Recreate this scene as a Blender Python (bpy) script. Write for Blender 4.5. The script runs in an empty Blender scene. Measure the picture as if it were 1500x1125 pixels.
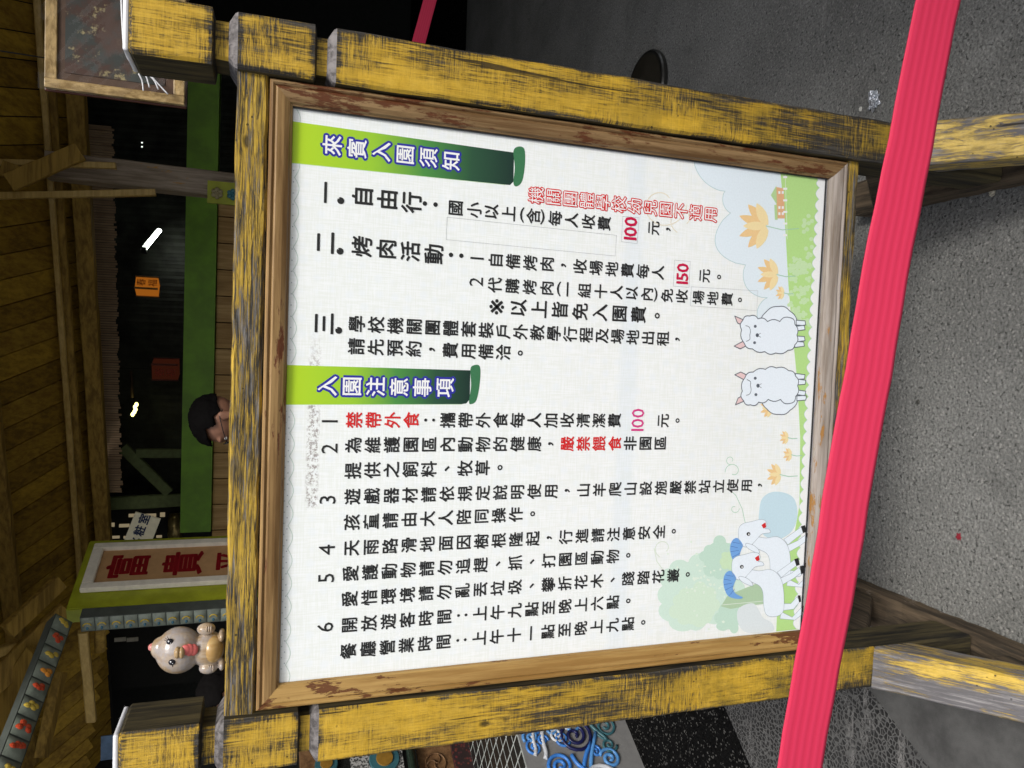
import bpy, bmesh, math, random
from mathutils import Vector, Matrix, noise
from mathutils.geometry import tessellate_polygon
random.seed(7)
SC = bpy.context.scene
COL = SC.collection

# ------------------------------------------------------------------ camera
CX, CY, CZ = 0.54100422, -1.19815574, 1.53152451
XI = Vector((0.03765231, -0.31582435, -0.9480703))      # picture right in the world
YI = Vector((-0.99829975, -0.05413365, -0.02161397))    # picture down in the world
ZI = Vector((-0.04449629, 0.94727215, -0.31732562))     # view direction
cam_d = bpy.data.cameras.new('camera'); cam = bpy.data.objects.new('camera', cam_d); COL.objects.link(cam)
cam.matrix_world = Matrix(((XI.x, -YI.x, -ZI.x, CX), (XI.y, -YI.y, -ZI.y, CY), (XI.z, -YI.z, -ZI.z, CZ), (0, 0, 0, 1)))
cam_d.sensor_fit = 'HORIZONTAL'; cam_d.sensor_width = 36.0; cam_d.lens = 1083.0 * 36.0 / 1500.0
cam_d.clip_start = 0.02; cam_d.clip_end = 2000
SC.camera = cam
SC.render.resolution_x = 1024; SC.render.resolution_y = 768

# ------------------------------------------------------------------ light
SUN_EL, SUN_AZ = math.radians(52), math.radians(150)   # azimuth from +Y clockwise (towards +X): high, behind the viewer's right
w = bpy.data.worlds.new('World'); SC.world = w; w.use_nodes = True
nt = w.node_tree; nt.nodes.clear()
wo = nt.nodes.new('ShaderNodeOutputWorld'); bg = nt.nodes.new('ShaderNodeBackground'); sky = nt.nodes.new('ShaderNodeTexSky')
sky.sky_type = 'NISHITA'; sky.sun_disc = False; sky.sun_elevation = SUN_EL; sky.sun_rotation = SUN_AZ
sky.air_density = 1.0; sky.dust_density = 5.0; sky.ozone_density = 1.0
bg.inputs[1].default_value = 0.14
hs = nt.nodes.new('ShaderNodeHueSaturation'); hs.inputs['Saturation'].default_value = 0.45
nt.links.new(sky.outputs[0], hs.inputs['Color']); nt.links.new(hs.outputs[0], bg.inputs[0]); nt.links.new(bg.outputs[0], wo.inputs[0])
sun_d = bpy.data.lights.new('sun', 'SUN'); sun = bpy.data.objects.new('sun', sun_d); COL.objects.link(sun)
sun_d.energy = 2.1; sun_d.angle = math.radians(16); sun_d.color = (1.0, 0.96, 0.9)
sd = Vector((math.sin(SUN_AZ) * math.cos(SUN_EL), math.cos(SUN_AZ) * math.cos(SUN_EL), math.sin(SUN_EL)))
sun.rotation_euler = sd.to_track_quat('Z', 'Y').to_euler()
SC.view_settings.view_transform = 'Standard'; SC.view_settings.look = 'None'
SC.view_settings.exposure = 0.10; SC.view_settings.gamma = 1.0; SC.view_settings.use_curve_mapping = False
SC.render.engine = 'CYCLES'

# ------------------------------------------------------------------ helpers
def ray(x, y):
    return XI * ((x - 750) / 1083.) + YI * ((y - 562.5) / 1083.) + ZI
def at(x, y, Y):                      # the point of the plane Y=const seen at a photo pixel
    d = ray(x, y); return Vector((CX, CY, CZ)) + d * ((Y - CY) / d.y)
def atz(x, y, Z):
    d = ray(x, y); return Vector((CX, CY, CZ)) + d * ((Z - CZ) / d.z)

def tag(o, label=None, cat=None, group=None, kind=None):
    if label: o['label'] = label
    if cat: o['category'] = cat
    if group: o['group'] = group
    if kind: o['kind'] = kind
    return o
def empty(name, loc, label=None, cat=None, group=None, kind=None, rz=0):
    o = bpy.data.objects.new(name, None); COL.objects.link(o); o.location = loc; o.rotation_euler = (0, 0, rz)
    o.empty_display_size = 0.1
    return tag(o, label, cat, group, kind)
def link(name, me, mats=None, parent=None, world=True):
    if mats is not None:
        for m in (mats if isinstance(mats, (list, tuple)) else [mats]): me.materials.append(m)
    o = bpy.data.objects.new(name, me); COL.objects.link(o)
    if parent is not None:
        o.parent = parent
        if world:
            bpy.context.view_layer.update()
            o.matrix_parent_inverse = parent.matrix_world.inverted()
    return o
def from_bm(name, bm, mats, parent=None, smooth=False, world=True):
    bmesh.ops.recalc_face_normals(bm, faces=bm.faces)
    me = bpy.data.meshes.new(name); bm.to_mesh(me); bm.free()
    if smooth: me.shade_smooth()
    return link(name, me, mats, parent, world)
def from_py(name, vs, fs, mats, parent=None, smooth=False):
    me = bpy.data.meshes.new(name); me.from_pydata([tuple(v) for v in vs], [], fs); me.update()
    if smooth: me.shade_smooth()
    return link(name, me, mats, parent)

def add_box(bm, lo, hi, bev=0.0, mi=0):
    lo = Vector(lo); hi = Vector(hi)
    r = bmesh.ops.create_cube(bm, size=1.0)
    c = (lo + hi) / 2; s = hi - lo
    for v in r['verts']: v.co = Vector((v.co.x * s.x, v.co.y * s.y, v.co.z * s.z)) + c
    es = list({e for v in r['verts'] for e in v.link_edges}); fs = list({f for v in r['verts'] for f in v.link_faces})
    for f in fs: f.material_index = mi
    if bev > 0: bmesh.ops.bevel(bm, geom=es, offset=bev, segments=2, affect='EDGES', profile=0.5)
def box(name, lo, hi, m, parent=None, bev=0.0):
    bm = bmesh.new(); add_box(bm, lo, hi, bev); return from_bm(name, bm, m, parent)

def add_beam(bm, p0, p1, wx, wy, side=(1, 0, 0), n=1, ch=0.004, jit=0.0, mi=0, seed=0.0, ends=True):
    """square timber from p0 to p1; wx along 'side', wy across; chamfered, n rings along, jittered edges"""
    p0 = Vector(p0); p1 = Vector(p1); t = (p1 - p0).normalized()
    a = Vector(side); a = (a - t * a.dot(t)).normalized(); b = t.cross(a)
    hx, hy = wx / 2, wy / 2
    pts = [(-hx + ch, -hy), (hx - ch, -hy), (hx, -hy + ch), (hx, hy - ch), (hx - ch, hy), (-hx + ch, hy), (-hx, hy - ch), (-hx, -hy + ch)]
    rings = []
    for i in range(n + 1):
        k = i / n; c = p0.lerp(p1, k); sc = 1.0
        ring = []
        for (x, y) in pts:
            q = c + a * x * sc + b * y * sc
            if jit:
                nv = noise.noise_vector(q * 22 + Vector((seed, seed * 2, 0)))
                q += (a * nv.x + b * nv.y) * jit
            ring.append(bm.verts.new(q))
        rings.append(ring)
    for i in range(n):
        for j in range(8):
            f = bm.faces.new((rings[i][j], rings[i][(j + 1) % 8], rings[i + 1][(j + 1) % 8], rings[i + 1][j])); f.material_index = mi
    if ends:
        f = bm.faces.new(rings[0][::-1]); f.material_index = mi
        f = bm.faces.new(rings[-1]); f.material_index = mi
def beam(name, p0, p1, wx, wy, m, parent=None, side=(1, 0, 0), n=1, ch=0.004, jit=0.0, seed=0.0):
    bm = bmesh.new(); add_beam(bm, p0, p1, wx, wy, side, n, ch, jit, 0, seed); return from_bm(name, bm, m, parent)

def add_ball(bm, c, r, seg=20, rings=12, mi=0, rot=None):
    if not isinstance(r, (tuple, list)): r = (r, r, r)
    res = bmesh.ops.create_uvsphere(bm, u_segments=seg, v_segments=rings, radius=1.0)
    M = rot or Matrix.Identity(3)
    for v in res['verts']: v.co = M @ Vector((v.co.x * r[0], v.co.y * r[1], v.co.z * r[2])) + Vector(c)
    for f in {f for v in res['verts'] for f in v.link_faces}: f.material_index = mi
def add_tube(bm, pts, r, n=8, mi=0, cap=True):
    pts = [Vector(p) for p in pts]; rr = r if isinstance(r, (list, tuple)) else [r] * len(pts)
    rings = []; up = None
    for i, p in enumerate(pts):
        t = (pts[min(i + 1, len(pts) - 1)] - pts[max(i - 1, 0)]).normalized()
        if up is None:
            up = Vector((0, 0, 1)) if abs(t.z) < 0.9 else Vector((1, 0, 0))
        a = (up - t * up.dot(t)).normalized(); b = t.cross(a); up = a
        rings.append([bm.verts.new(p + (a * math.cos(q) + b * math.sin(q)) * rr[i]) for q in [2 * math.pi * k / n for k in range(n)]])
    for i in range(len(rings) - 1):
        for j in range(n):
            f = bm.faces.new((rings[i][j], rings[i][(j + 1) % n], rings[i + 1][(j + 1) % n], rings[i + 1][j])); f.material_index = mi; f.smooth = True
    if cap:
        for q in (rings[0][::-1], rings[-1]):
            f = bm.faces.new(q); f.material_index = mi
def add_lathe(bm, c, prof, n=32, mi=0):
    rings = []
    for (r, z) in prof:
        rings.append([bm.verts.new((c[0] + r * math.cos(2 * math.pi * k / n), c[1] + r * math.sin(2 * math.pi * k / n), c[2] + z)) for k in range(n)])
    for i in range(len(rings) - 1):
        for j in range(n):
            f = bm.faces.new((rings[i][j], rings[i][(j + 1) % n], rings[i + 1][(j + 1) % n], rings[i + 1][j])); f.material_index = mi
    bm.faces.new(rings[0][::-1]).material_index = mi; bm.faces.new(rings[-1]).material_index = mi

# ------------------------------------------------------------------ material kit
class NM:
    def __init__(s, name):
        s.m = bpy.data.materials.new(name); s.m.use_nodes = True; s.t = s.m.node_tree; s.t.nodes.clear()
        s.out = s.t.nodes.new('ShaderNodeOutputMaterial'); s.b = s.t.nodes.new('ShaderNodeBsdfPrincipled')
        s.t.links.new(s.b.outputs[0], s.out.inputs[0]); s.tc = s.t.nodes.new('ShaderNodeTexCoord')
    def n(s, typ, **kw):
        nd = s.t.nodes.new(typ)
        for k, v in kw.items(): setattr(nd, k, v)
        return nd
    def setin(s, sock, v):
        if hasattr(v, 'is_linked') or isinstance(v, bpy.types.NodeSocket): s.t.links.new(v, sock)
        elif isinstance(v, (tuple, list)) and len(v) == 3 and sock.type == 'RGBA': sock.default_value = (*v, 1)
        else: sock.default_value = v
    def co(s, scale=(1, 1, 1), loc=(0, 0, 0), rot=(0, 0, 0)):
        mp = s.n('ShaderNodeMapping'); src = s.tc.outputs['Object']
        if getattr(s, 'prerot', None):
            m0 = s.n('ShaderNodeMapping'); s.t.links.new(src, m0.inputs[0]); m0.inputs['Rotation'].default_value = s.prerot; src = m0.outputs[0]
        s.t.links.new(src, mp.inputs[0])
        mp.inputs['Scale'].default_value = scale; mp.inputs['Location'].default_value = loc; mp.inputs['Rotation'].default_value = rot
        return mp.outputs[0]
    def noise(s, co, scale=1.0, detail=6.0, rough=0.6, dist=0.0):
        nd = s.n('ShaderNodeTexNoise'); s.t.links.new(co, nd.inputs['Vector'])
        nd.inputs['Scale'].default_value = scale; nd.inputs['Detail'].default_value = detail
        nd.inputs['Roughness'].default_value = rough; nd.inputs['Distortion'].default_value = dist
        return nd.outputs[0]
    def voro(s, co, scale=1.0, feature='F1', out='Distance', rnd=1.0):
        nd = s.n('ShaderNodeTexVoronoi', feature=feature); s.t.links.new(co, nd.inputs['Vector'])
        nd.inputs['Scale'].default_value = scale; nd.inputs['Randomness'].default_value = rnd
        return nd.outputs[out]
    def math(s, op, a, b=0.0, c=0.0, clamp=False):
        nd = s.n('ShaderNodeMath', operation=op, use_clamp=clamp)
        s.setin(nd.inputs[0], a); s.setin(nd.inputs[1], b); s.setin(nd.inputs[2], c); return nd.outputs[0]
    def ramp(s, v, a, b, lo=0.0, hi=1.0):
        nd = s.n('ShaderNodeMapRange'); nd.interpolation_type = 'SMOOTHSTEP'
        s.setin(nd.inputs[0], v); nd.inputs[1].default_value = a; nd.inputs[2].default_value = b
        nd.inputs[3].default_value = lo; nd.inputs[4].default_value = hi; return nd.outputs[0]
    def mix(s, f, a, b, mode='MIX'):
        nd = s.n('ShaderNodeMix', data_type='RGBA', blend_type=mode)
        s.setin(nd.inputs[0], f); s.setin(nd.inputs[6], a); s.setin(nd.inputs[7], b); return nd.outputs[2]
    def sep(s, v):
        nd = s.n('ShaderNodeSeparateXYZ'); s.t.links.new(v, nd.inputs[0]); return nd.outputs
    def bump(s, h, dist=0.001, strength=1.0, prev=None):
        nd = s.n('ShaderNodeBump'); nd.inputs['Strength'].default_value = strength; nd.inputs['Distance'].default_value = dist
        s.setin(nd.inputs['Height'], h)
        if prev is not None: s.t.links.new(prev, nd.inputs['Normal'])
        return nd.outputs[0]
    def done(s, color=None, rough=None, normal=None, metal=None, spec=None):
        if color is not None: s.setin(s.b.inputs['Base Color'], color)
        if rough is not None: s.setin(s.b.inputs['Roughness'], rough)
        if normal is not None: s.t.links.new(normal, s.b.inputs['Normal'])
        if metal is not None: s.setin(s.b.inputs['Metallic'], metal)
        if spec is not None: s.setin(s.b.inputs['Specular IOR Level'], spec)
        return s.m

def axis_scale(axis, along, across):
    return tuple(along if i == axis else across for i in range(3))

def paint_wood(name, axis, cover=0.5, yel=(0.56, 0.33, 0.022), base=(0.026, 0.023, 0.019), zwear=0.0, cross=0.5, gray=0.25, bigk=0.55, prerot=None, coarse=1.0, edges_z=(), edges_x=()):
    """yellow brushed thinly over dark timber: long grain streaks and cross brush strokes, cracks, scuffs"""
    k = NM(name); k.prerot = prerot
    g1 = k.noise(k.co(axis_scale(axis, 14, 330 * coarse)), 1.0, 8, 0.72, 0.8)
    g2 = k.noise(k.co(axis_scale(axis, 330, 24), (3.1, 1.7, 0.4)), 1.0, 7, 0.72, 0.9)
    big = k.noise(k.co((6, 6, 6), (1, 5, 2)), 1.0, 3, 0.55)
    big2 = k.noise(k.co(axis_scale(axis, 4.0, 14), (7, 2, 8)), 1.0, 4, 0.6)
    sel = k.ramp(big, 0.5 - 0.12 * (1 - cross) , 0.62)
    st = k.mix(k.math('MULTIPLY', k.math('ADD', k.math('MULTIPLY', sel, 0.6), 0.4), cross), g1, g2)
    stv = k.n('ShaderNodeSeparateColor'); k.t.links.new(st, stv.inputs[0]); stv = stv.outputs[0]
    v = k.math('ADD', stv, k.math('MULTIPLY', k.math('SUBTRACT', big2, 0.5), bigk))
    v = k.math('ADD', v, cover - 0.5)
    z = k.sep(k.tc.outputs['Object'])[2]
    if zwear: v = k.math('ADD', v, k.math('MULTIPLY', k.math('SUBTRACT', k.ramp(z, 0.3, 1.25), 1.0), zwear))
    pos = k.sep(k.tc.outputs['Object'])
    for lst, ax, wdt in ((edges_z, 2, 0.013), (edges_x, 0, 0.010)):
        e_ = None
        for q in lst:
            r_ = k.ramp(k.math('ABSOLUTE', k.math('SUBTRACT', pos[ax], q)), 0.0, wdt, 1, 0); e_ = r_ if e_ is None else k.math('MAXIMUM', e_, r_)
        if e_ is not None: v = k.math('SUBTRACT', v, k.math('MULTIPLY', e_, k.math('MULTIPLY', k.ramp(k.noise(k.co((30, 30, 30)), 1.0, 4, 0.7), 0.3, 0.6), 0.16)))
    m = k.ramp(v, 0.40, 0.57)
    thin = k.ramp(v, 0.46, 0.72)
    ycol = k.mix(thin, tuple(c * 0.58 for c in yel), yel)
    fine = k.noise(k.co((60, 60, 60)), 1.0, 5, 0.7)
    ycol = k.mix(k.ramp(fine, 0.35, 0.75, 0, 0.35), ycol, (yel[0] * 1.25, yel[1] * 1.35, yel[2] * 2.6))
    grime = k.noise(k.co((11, 11, 11), (5, 5, 1)), 1.0, 6, 0.7)
    low = k.ramp(z, 0.35, 1.45, 0.85, 0.15) if zwear else 0.25
    ycol = k.mix(k.math('MULTIPLY', k.ramp(grime, 0.40, 0.62), low), ycol, (yel[0] * 0.38, yel[1] * 0.42, yel[2] * 0.7))
    gr = k.noise(k.co(axis_scale(axis, 9, 160), (2, 2, 2)), 1.0, 6, 0.7)
    dcol = k.mix(k.ramp(gr, 0.45, 0.7, 0, gray), base, (0.25, 0.24, 0.225) if gray < 0.5 else (0.31, 0.30, 0.30))
    col = k.mix(m, dcol, ycol)
    crack = k.ramp(k.noise(k.co(axis_scale(axis, 2.2, 60), (9, 4, 1)), 1.0, 3, 0.5), 0.31, 0.335, 1, 0)
    knot = k.ramp(k.voro(k.co(axis_scale(axis, 9, 16), (0.3, 0.2, 0.7)), 1.0), 0.05, 0.12, 1, 0)
    pin = k.ramp(k.voro(k.co((55, 55, 55), (0.3, 0.9, 0.1)), 1.0), 0.08, 0.12, 1, 0); knot = k.math('MAXIMUM', knot, k.math('MULTIPLY', pin, k.ramp(big, 0.5, 0.6)))
    dk = k.math('MAXIMUM', crack, k.math('MULTIPLY', knot, k.ramp(g1, 0.42, 0.5)))
    col = k.mix(k.math('MULTIPLY', dk, 0.85), col, (0.012, 0.01, 0.009))
    h = k.math('ADD', k.math('MULTIPLY', m, 0.4), k.math('SUBTRACT', k.math('ADD', g1, k.math('MULTIPLY', g2, 0.4)), dk))
    rough = k.ramp(m, 0, 1, 0.75, 0.42)
    return k.done(col, rough, k.bump(h, 0.0016, 0.75), spec=0.35)

def bare_wood(name, axis, c1, c2, rough=0.8, along=5, across=70, bump=0.001, worn=None, worn_lo=0.52, worn_hi=0.58, spec=0.3):
    k = NM(name)
    g = k.noise(k.co(axis_scale(axis, along, across)), 1.0, 8, 0.65, 0.3)
    b = k.noise(k.co(axis_scale(axis, 3, 9), (4, 4, 4)), 1.0, 3, 0.5)
    v = k.math('ADD', k.math('MULTIPLY', g, 0.75), k.math('MULTIPLY', b, 0.3))
    col = k.mix(k.ramp(v, 0.38, 0.68), c1, c2)
    if worn is not None:
        wv = k.math('ADD', k.noise(k.co(axis_scale(axis, 14, 60), (1, 8, 3)), 1.0, 8, 0.72), k.math('MULTIPLY', k.math('SUBTRACT', b, 0.5), 0.6))
        wm = k.ramp(wv, worn_lo, worn_hi); col = k.mix(wm, col, worn); g = k.math('SUBTRACT', g, k.math('MULTIPLY', wm, 0.5))
    return k.done(col, rough, k.bump(g, bump, 0.7), spec=spec)

def plain(name, col, rough=0.6, metal=0.0, nz=0.15, sc=25, bump=0.0, spec=0.4):
    k = NM(name)
    f = k.noise(k.co((sc, sc, sc)), 1.0, 5, 0.6)
    c = k.mix(k.ramp(f, 0.3, 0.7), tuple(x * (1 - nz) for x in col), tuple(min(1, x * (1 + nz)) for x in col))
    return k.done(c, rough, k.bump(f, bump, 0.6) if bump else None, metal=metal, spec=spec)
def glow(name, col, s):
    m = bpy.data.materials.new(name); m.use_nodes = True; t = m.node_tree; t.nodes.clear()
    o = t.nodes.new('ShaderNodeOutputMaterial'); e = t.nodes.new('ShaderNodeEmission')
    e.inputs[0].default_value = (*col, 1); e.inputs[1].default_value = s; t.links.new(e.outputs[0], o.inputs[0]); return m
def ink(name, col, rough=0.35):
    k = NM(name); f = k.noise(k.co((300, 300, 300)), 1.0, 3, 0.6)
    return k.done(k.mix(k.ramp(f, 0.2, 0.8), col, tuple(min(1, c * 1.06 + 0.01) for c in col)), rough, spec=0.3)
#%%SECTION-SETTING
# ------------------------------------------------------------------ ground
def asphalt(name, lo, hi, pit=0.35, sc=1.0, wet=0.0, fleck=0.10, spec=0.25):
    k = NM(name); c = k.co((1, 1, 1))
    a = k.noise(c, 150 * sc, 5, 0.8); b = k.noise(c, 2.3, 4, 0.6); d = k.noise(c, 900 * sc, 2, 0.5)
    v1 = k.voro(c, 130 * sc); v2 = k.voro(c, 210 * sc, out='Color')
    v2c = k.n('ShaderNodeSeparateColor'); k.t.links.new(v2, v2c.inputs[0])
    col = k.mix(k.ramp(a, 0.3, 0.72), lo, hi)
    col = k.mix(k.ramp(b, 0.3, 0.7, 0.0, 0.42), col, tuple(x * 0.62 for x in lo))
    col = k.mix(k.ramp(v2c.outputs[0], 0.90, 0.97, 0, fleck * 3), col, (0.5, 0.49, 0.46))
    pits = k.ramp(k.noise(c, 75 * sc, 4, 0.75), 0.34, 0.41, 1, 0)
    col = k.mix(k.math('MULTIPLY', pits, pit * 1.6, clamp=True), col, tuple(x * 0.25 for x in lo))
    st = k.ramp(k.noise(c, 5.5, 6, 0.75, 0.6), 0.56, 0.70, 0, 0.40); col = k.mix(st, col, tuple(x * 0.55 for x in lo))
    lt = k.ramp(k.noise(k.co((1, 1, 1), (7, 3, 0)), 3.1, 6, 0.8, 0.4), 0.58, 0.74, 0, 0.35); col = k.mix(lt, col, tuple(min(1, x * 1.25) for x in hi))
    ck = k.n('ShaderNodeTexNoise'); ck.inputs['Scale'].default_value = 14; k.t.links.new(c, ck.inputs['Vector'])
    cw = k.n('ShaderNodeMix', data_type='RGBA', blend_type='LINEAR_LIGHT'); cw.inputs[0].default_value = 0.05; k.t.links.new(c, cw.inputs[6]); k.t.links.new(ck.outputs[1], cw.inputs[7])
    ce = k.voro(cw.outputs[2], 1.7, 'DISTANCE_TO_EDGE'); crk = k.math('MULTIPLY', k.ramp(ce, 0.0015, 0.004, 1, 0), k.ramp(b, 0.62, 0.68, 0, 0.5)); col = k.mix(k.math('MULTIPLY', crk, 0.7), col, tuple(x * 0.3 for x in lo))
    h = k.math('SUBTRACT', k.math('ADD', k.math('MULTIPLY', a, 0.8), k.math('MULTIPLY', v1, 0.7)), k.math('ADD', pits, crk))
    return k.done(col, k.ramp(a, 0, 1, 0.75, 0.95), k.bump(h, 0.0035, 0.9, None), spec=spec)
M_asph = asphalt('asphalt', (0.118, 0.120, 0.114), (0.335, 0.340, 0.325))
M_dark = asphalt('painted_shade_asphalt', (0.003, 0.003, 0.003), (0.009, 0.009, 0.009), 0.2, 0.8, fleck=0.05, spec=0.03)  # near-black colour with the shade painted in
def pebbled(name):
    k = NM(name); c = k.co((1, 1, 1))
    e = k.voro(c, 75, 'DISTANCE_TO_EDGE'); e2 = k.voro(c, 120, 'F1'); a = k.noise(c, 60, 5, 0.7); b = k.noise(c, 7, 3, 0.5)
    web = k.ramp(e, 0.05, 0.22, 1, 0)
    col = k.mix(web, (0.016, 0.016, 0.016), (0.115, 0.115, 0.112))
    s = k.ramp(k.noise(k.co((5, 26, 1), rot=(0, 0, math.radians(28))), 1.0, 4, 0.6), 0.55, 0.66)
    col = k.mix(k.math('MULTIPLY', s, k.ramp(a, 0.3, 0.6)), col, (0.20, 0.196, 0.19))
    col = k.mix(k.ramp(b, 0.3, 0.75, 0.5, 0), col, (0.05, 0.05, 0.05))
    return k.done(col, 0.9, k.bump(k.math('ADD', web, k.math('MULTIPLY', a, 0.5)), 0.004, 0.8), spec=0.25)
M_pebble = pebbled('pebble_pavement')
k = NM('smooth_concrete'); a = k.noise(k.co((8, 8, 8)), 1, 6, 0.7); b = k.noise(k.co((300, 300, 300)), 1, 3, 0.7)
M_conc = k.done(k.mix(k.ramp(a, 0.3, 0.7), (0.055, 0.055, 0.054), (0.105, 0.105, 0.102)), 0.85, k.bump(b, 0.001, 0.6), spec=0.25)

def sheet(name, poly, z, m, kind='structure'):
    vs = [(x, y, z) for x, y in poly]; me = bpy.data.meshes.new(name); me.from_pydata(vs, [], [tuple(range(len(vs)))]); me.update()
    if me.polygons[0].normal.z < 0: me.flip_normals()
    return tag(link(name, me, m), kind=kind)
sheet('ground', [(-400, -400), (400, -400), (400, 400), (-400, 400)], 0.0, M_asph)
sheet('concrete_patch', [(-0.314, 0.306), (-0.30, 0.34), (-0.17, 0.34), (-0.15, -1.2), (-1.2, -1.4)], 0.004, M_conc)
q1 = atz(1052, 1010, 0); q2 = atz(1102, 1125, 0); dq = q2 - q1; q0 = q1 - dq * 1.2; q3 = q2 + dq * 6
sheet('pebble_pavement', [(-0.30, 0.345), (-0.32, 0.296), (-0.416, 0.109), (-1.2, -1.395), (q3.x, -1.4), (q3.x, q3.y), (q2.x, q2.y), (q1.x, q1.y), (q0.x, q0.y), (-0.2, 0.345)], 0.0042, M_pebble)
sheet('shade_paving', [(q0.x, q0.y), (q1.x, q1.y), (q2.x, q2.y), (q3.x, q3.y), (q3.x - 1.0, q3.y + 0.8), (-1.15, 1.9), (-0.2, 2.2)], 0.0044, M_dark)  # dark patch painting the shade beside the bench

# loose grit lying on the asphalt
random.seed(31); bm = bmesh.new()
for i in range(1500):
    x_, y_ = random.uniform(-0.1, 1.9), random.uniform(-0.55, 1.9); r_ = random.uniform(0.0010, 0.0028) * (1.6 if random.random() < 0.06 else 1)
    a_ = random.uniform(0, 6.28); q = [bm.verts.new((x_ + r_ * cx_ * math.cos(a_ + an) , y_ + r_ * cx_ * math.sin(a_ + an), z_)) for an, cx_, z_ in ((0, 1, 0), (2.0, .8, 0), (4.1, .9, 0), (1.0, .3, r_ * 0.9))]
    for f in ((0, 1, 3), (1, 2, 3), (2, 0, 3)): bm.faces.new([q[j] for j in f])
tag(from_bm('grit', bm, plain('grit_stone', (0.20, 0.20, 0.185), 0.9, nz=0.8, sc=60)), 'loose grit scattered over the asphalt around the board', 'grit', kind='stuff')
# litter
def blob_mesh(name, c, r, m, label, cat, flat=0.4, seed=0, rough=0.5):
    bm = bmesh.new(); bmesh.ops.create_icosphere(bm, subdivisions=3, radius=1)
    for v in bm.verts:
        n = noise.noise(v.co * 2.2 + Vector((seed, 3, 1)))
        v.co = Vector((v.co.x * r, v.co.y * r * 0.8, max(v.co.z, -0.2) * r * flat)) * (1 + n * rough) + Vector(c)
    return tag(from_bm(name, bm, m), label, cat)
p = atz(1281, 147, 0)
k = NM('crumpled_foil'); f = k.voro(k.co((160, 160, 160)), 1.0); M_foil = k.done((0.62, 0.66, 0.72), 0.3, k.bump(f, 0.004, 1.0), metal=0.6)
blob_mesh('foil_scrap', (p.x, p.y, 0.004), 0.022, M_foil, 'small crumpled silver scrap lying on the asphalt right of the notice board', 'litter', 0.35, 3, 0.9)
p = atz(1262, 160, 0); blob_mesh('pebble', (p.x, p.y, 0.003), 0.006, plain('pale_pebble', (0.6, 0.6, 0.56)), 'tiny pale pebble beside the crumpled silver scrap', 'pebble', 0.7, 5)
p = atz(1456, 283, 0); blob_mesh('pebble', (p.x, p.y, 0.004), 0.008, plain('tan_pebble', (0.45, 0.42, 0.33)), 'small tan pebble near the right foot of the board', 'pebble', 0.7, 8)
p = atz(1405, 786, 0); blob_mesh('berry', (p.x, p.y, 0.001), 0.007, plain('crushed_berry', (0.25, 0.015, 0.03)), 'crushed dark red berry on the pale asphalt in front', 'berry', 0.3, 9, 0.9)
p = atz(1345, 589, 0)
bm = bmesh.new(); add_lathe(bm, (p.x, p.y, 0.001), [(0.001, 0.003), (0.0045, 0.003), (0.0055, 0.001), (0.006, 0.0)], 14)
tag(from_bm('metal_stud', bm, plain('dull_metal', (0.12, 0.12, 0.11), 0.5, 0.7)), 'small round metal stud set in the asphalt in front of the board', 'stud')

# ------------------------------------------------------------------ the notice board
Z0 = 0.5
board = empty('notice_board', (0.45, 0.0, 0.0), 'large white notice board in a worn yellow and black timber stand with green scroll headings', 'notice board')
M_postL = paint_wood('brushed_yellow_post', 2, 0.583, yel=(0.60, 0.375, 0.034), zwear=0.08, cross=0.75, bigk=0.75, edges_z=[q + Z0 for q in (1.222, 1.114, 1.080, 0.970, 0.940)], edges_x=(-0.1195, -0.0345, 0.9365, 1.0185))
M_railx = paint_wood('brushed_yellow_rail', 0, 0.50, yel=(0.58, 0.37, 0.035), cross=0.0, gray=0.7)
M_gray = bare_wood('bare_grey_wood', 2, (0.06, 0.055, 0.055), (0.24, 0.225, 0.225), 0.85, 12, 90, 0.001)
M_blackw = bare_wood('black_stained_wood', 2, (0.006, 0.006, 0.006), (0.03, 0.028, 0.025), 0.7, 8, 80, 0.0008)
M_side = bare_wood('dark_side_wood', 2, (0.012, 0.011, 0.009), (0.10, 0.08, 0.035), 0.75, 6, 80, 0.001)  # darker than the fronts, for inner, rear and lowest post faces

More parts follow.
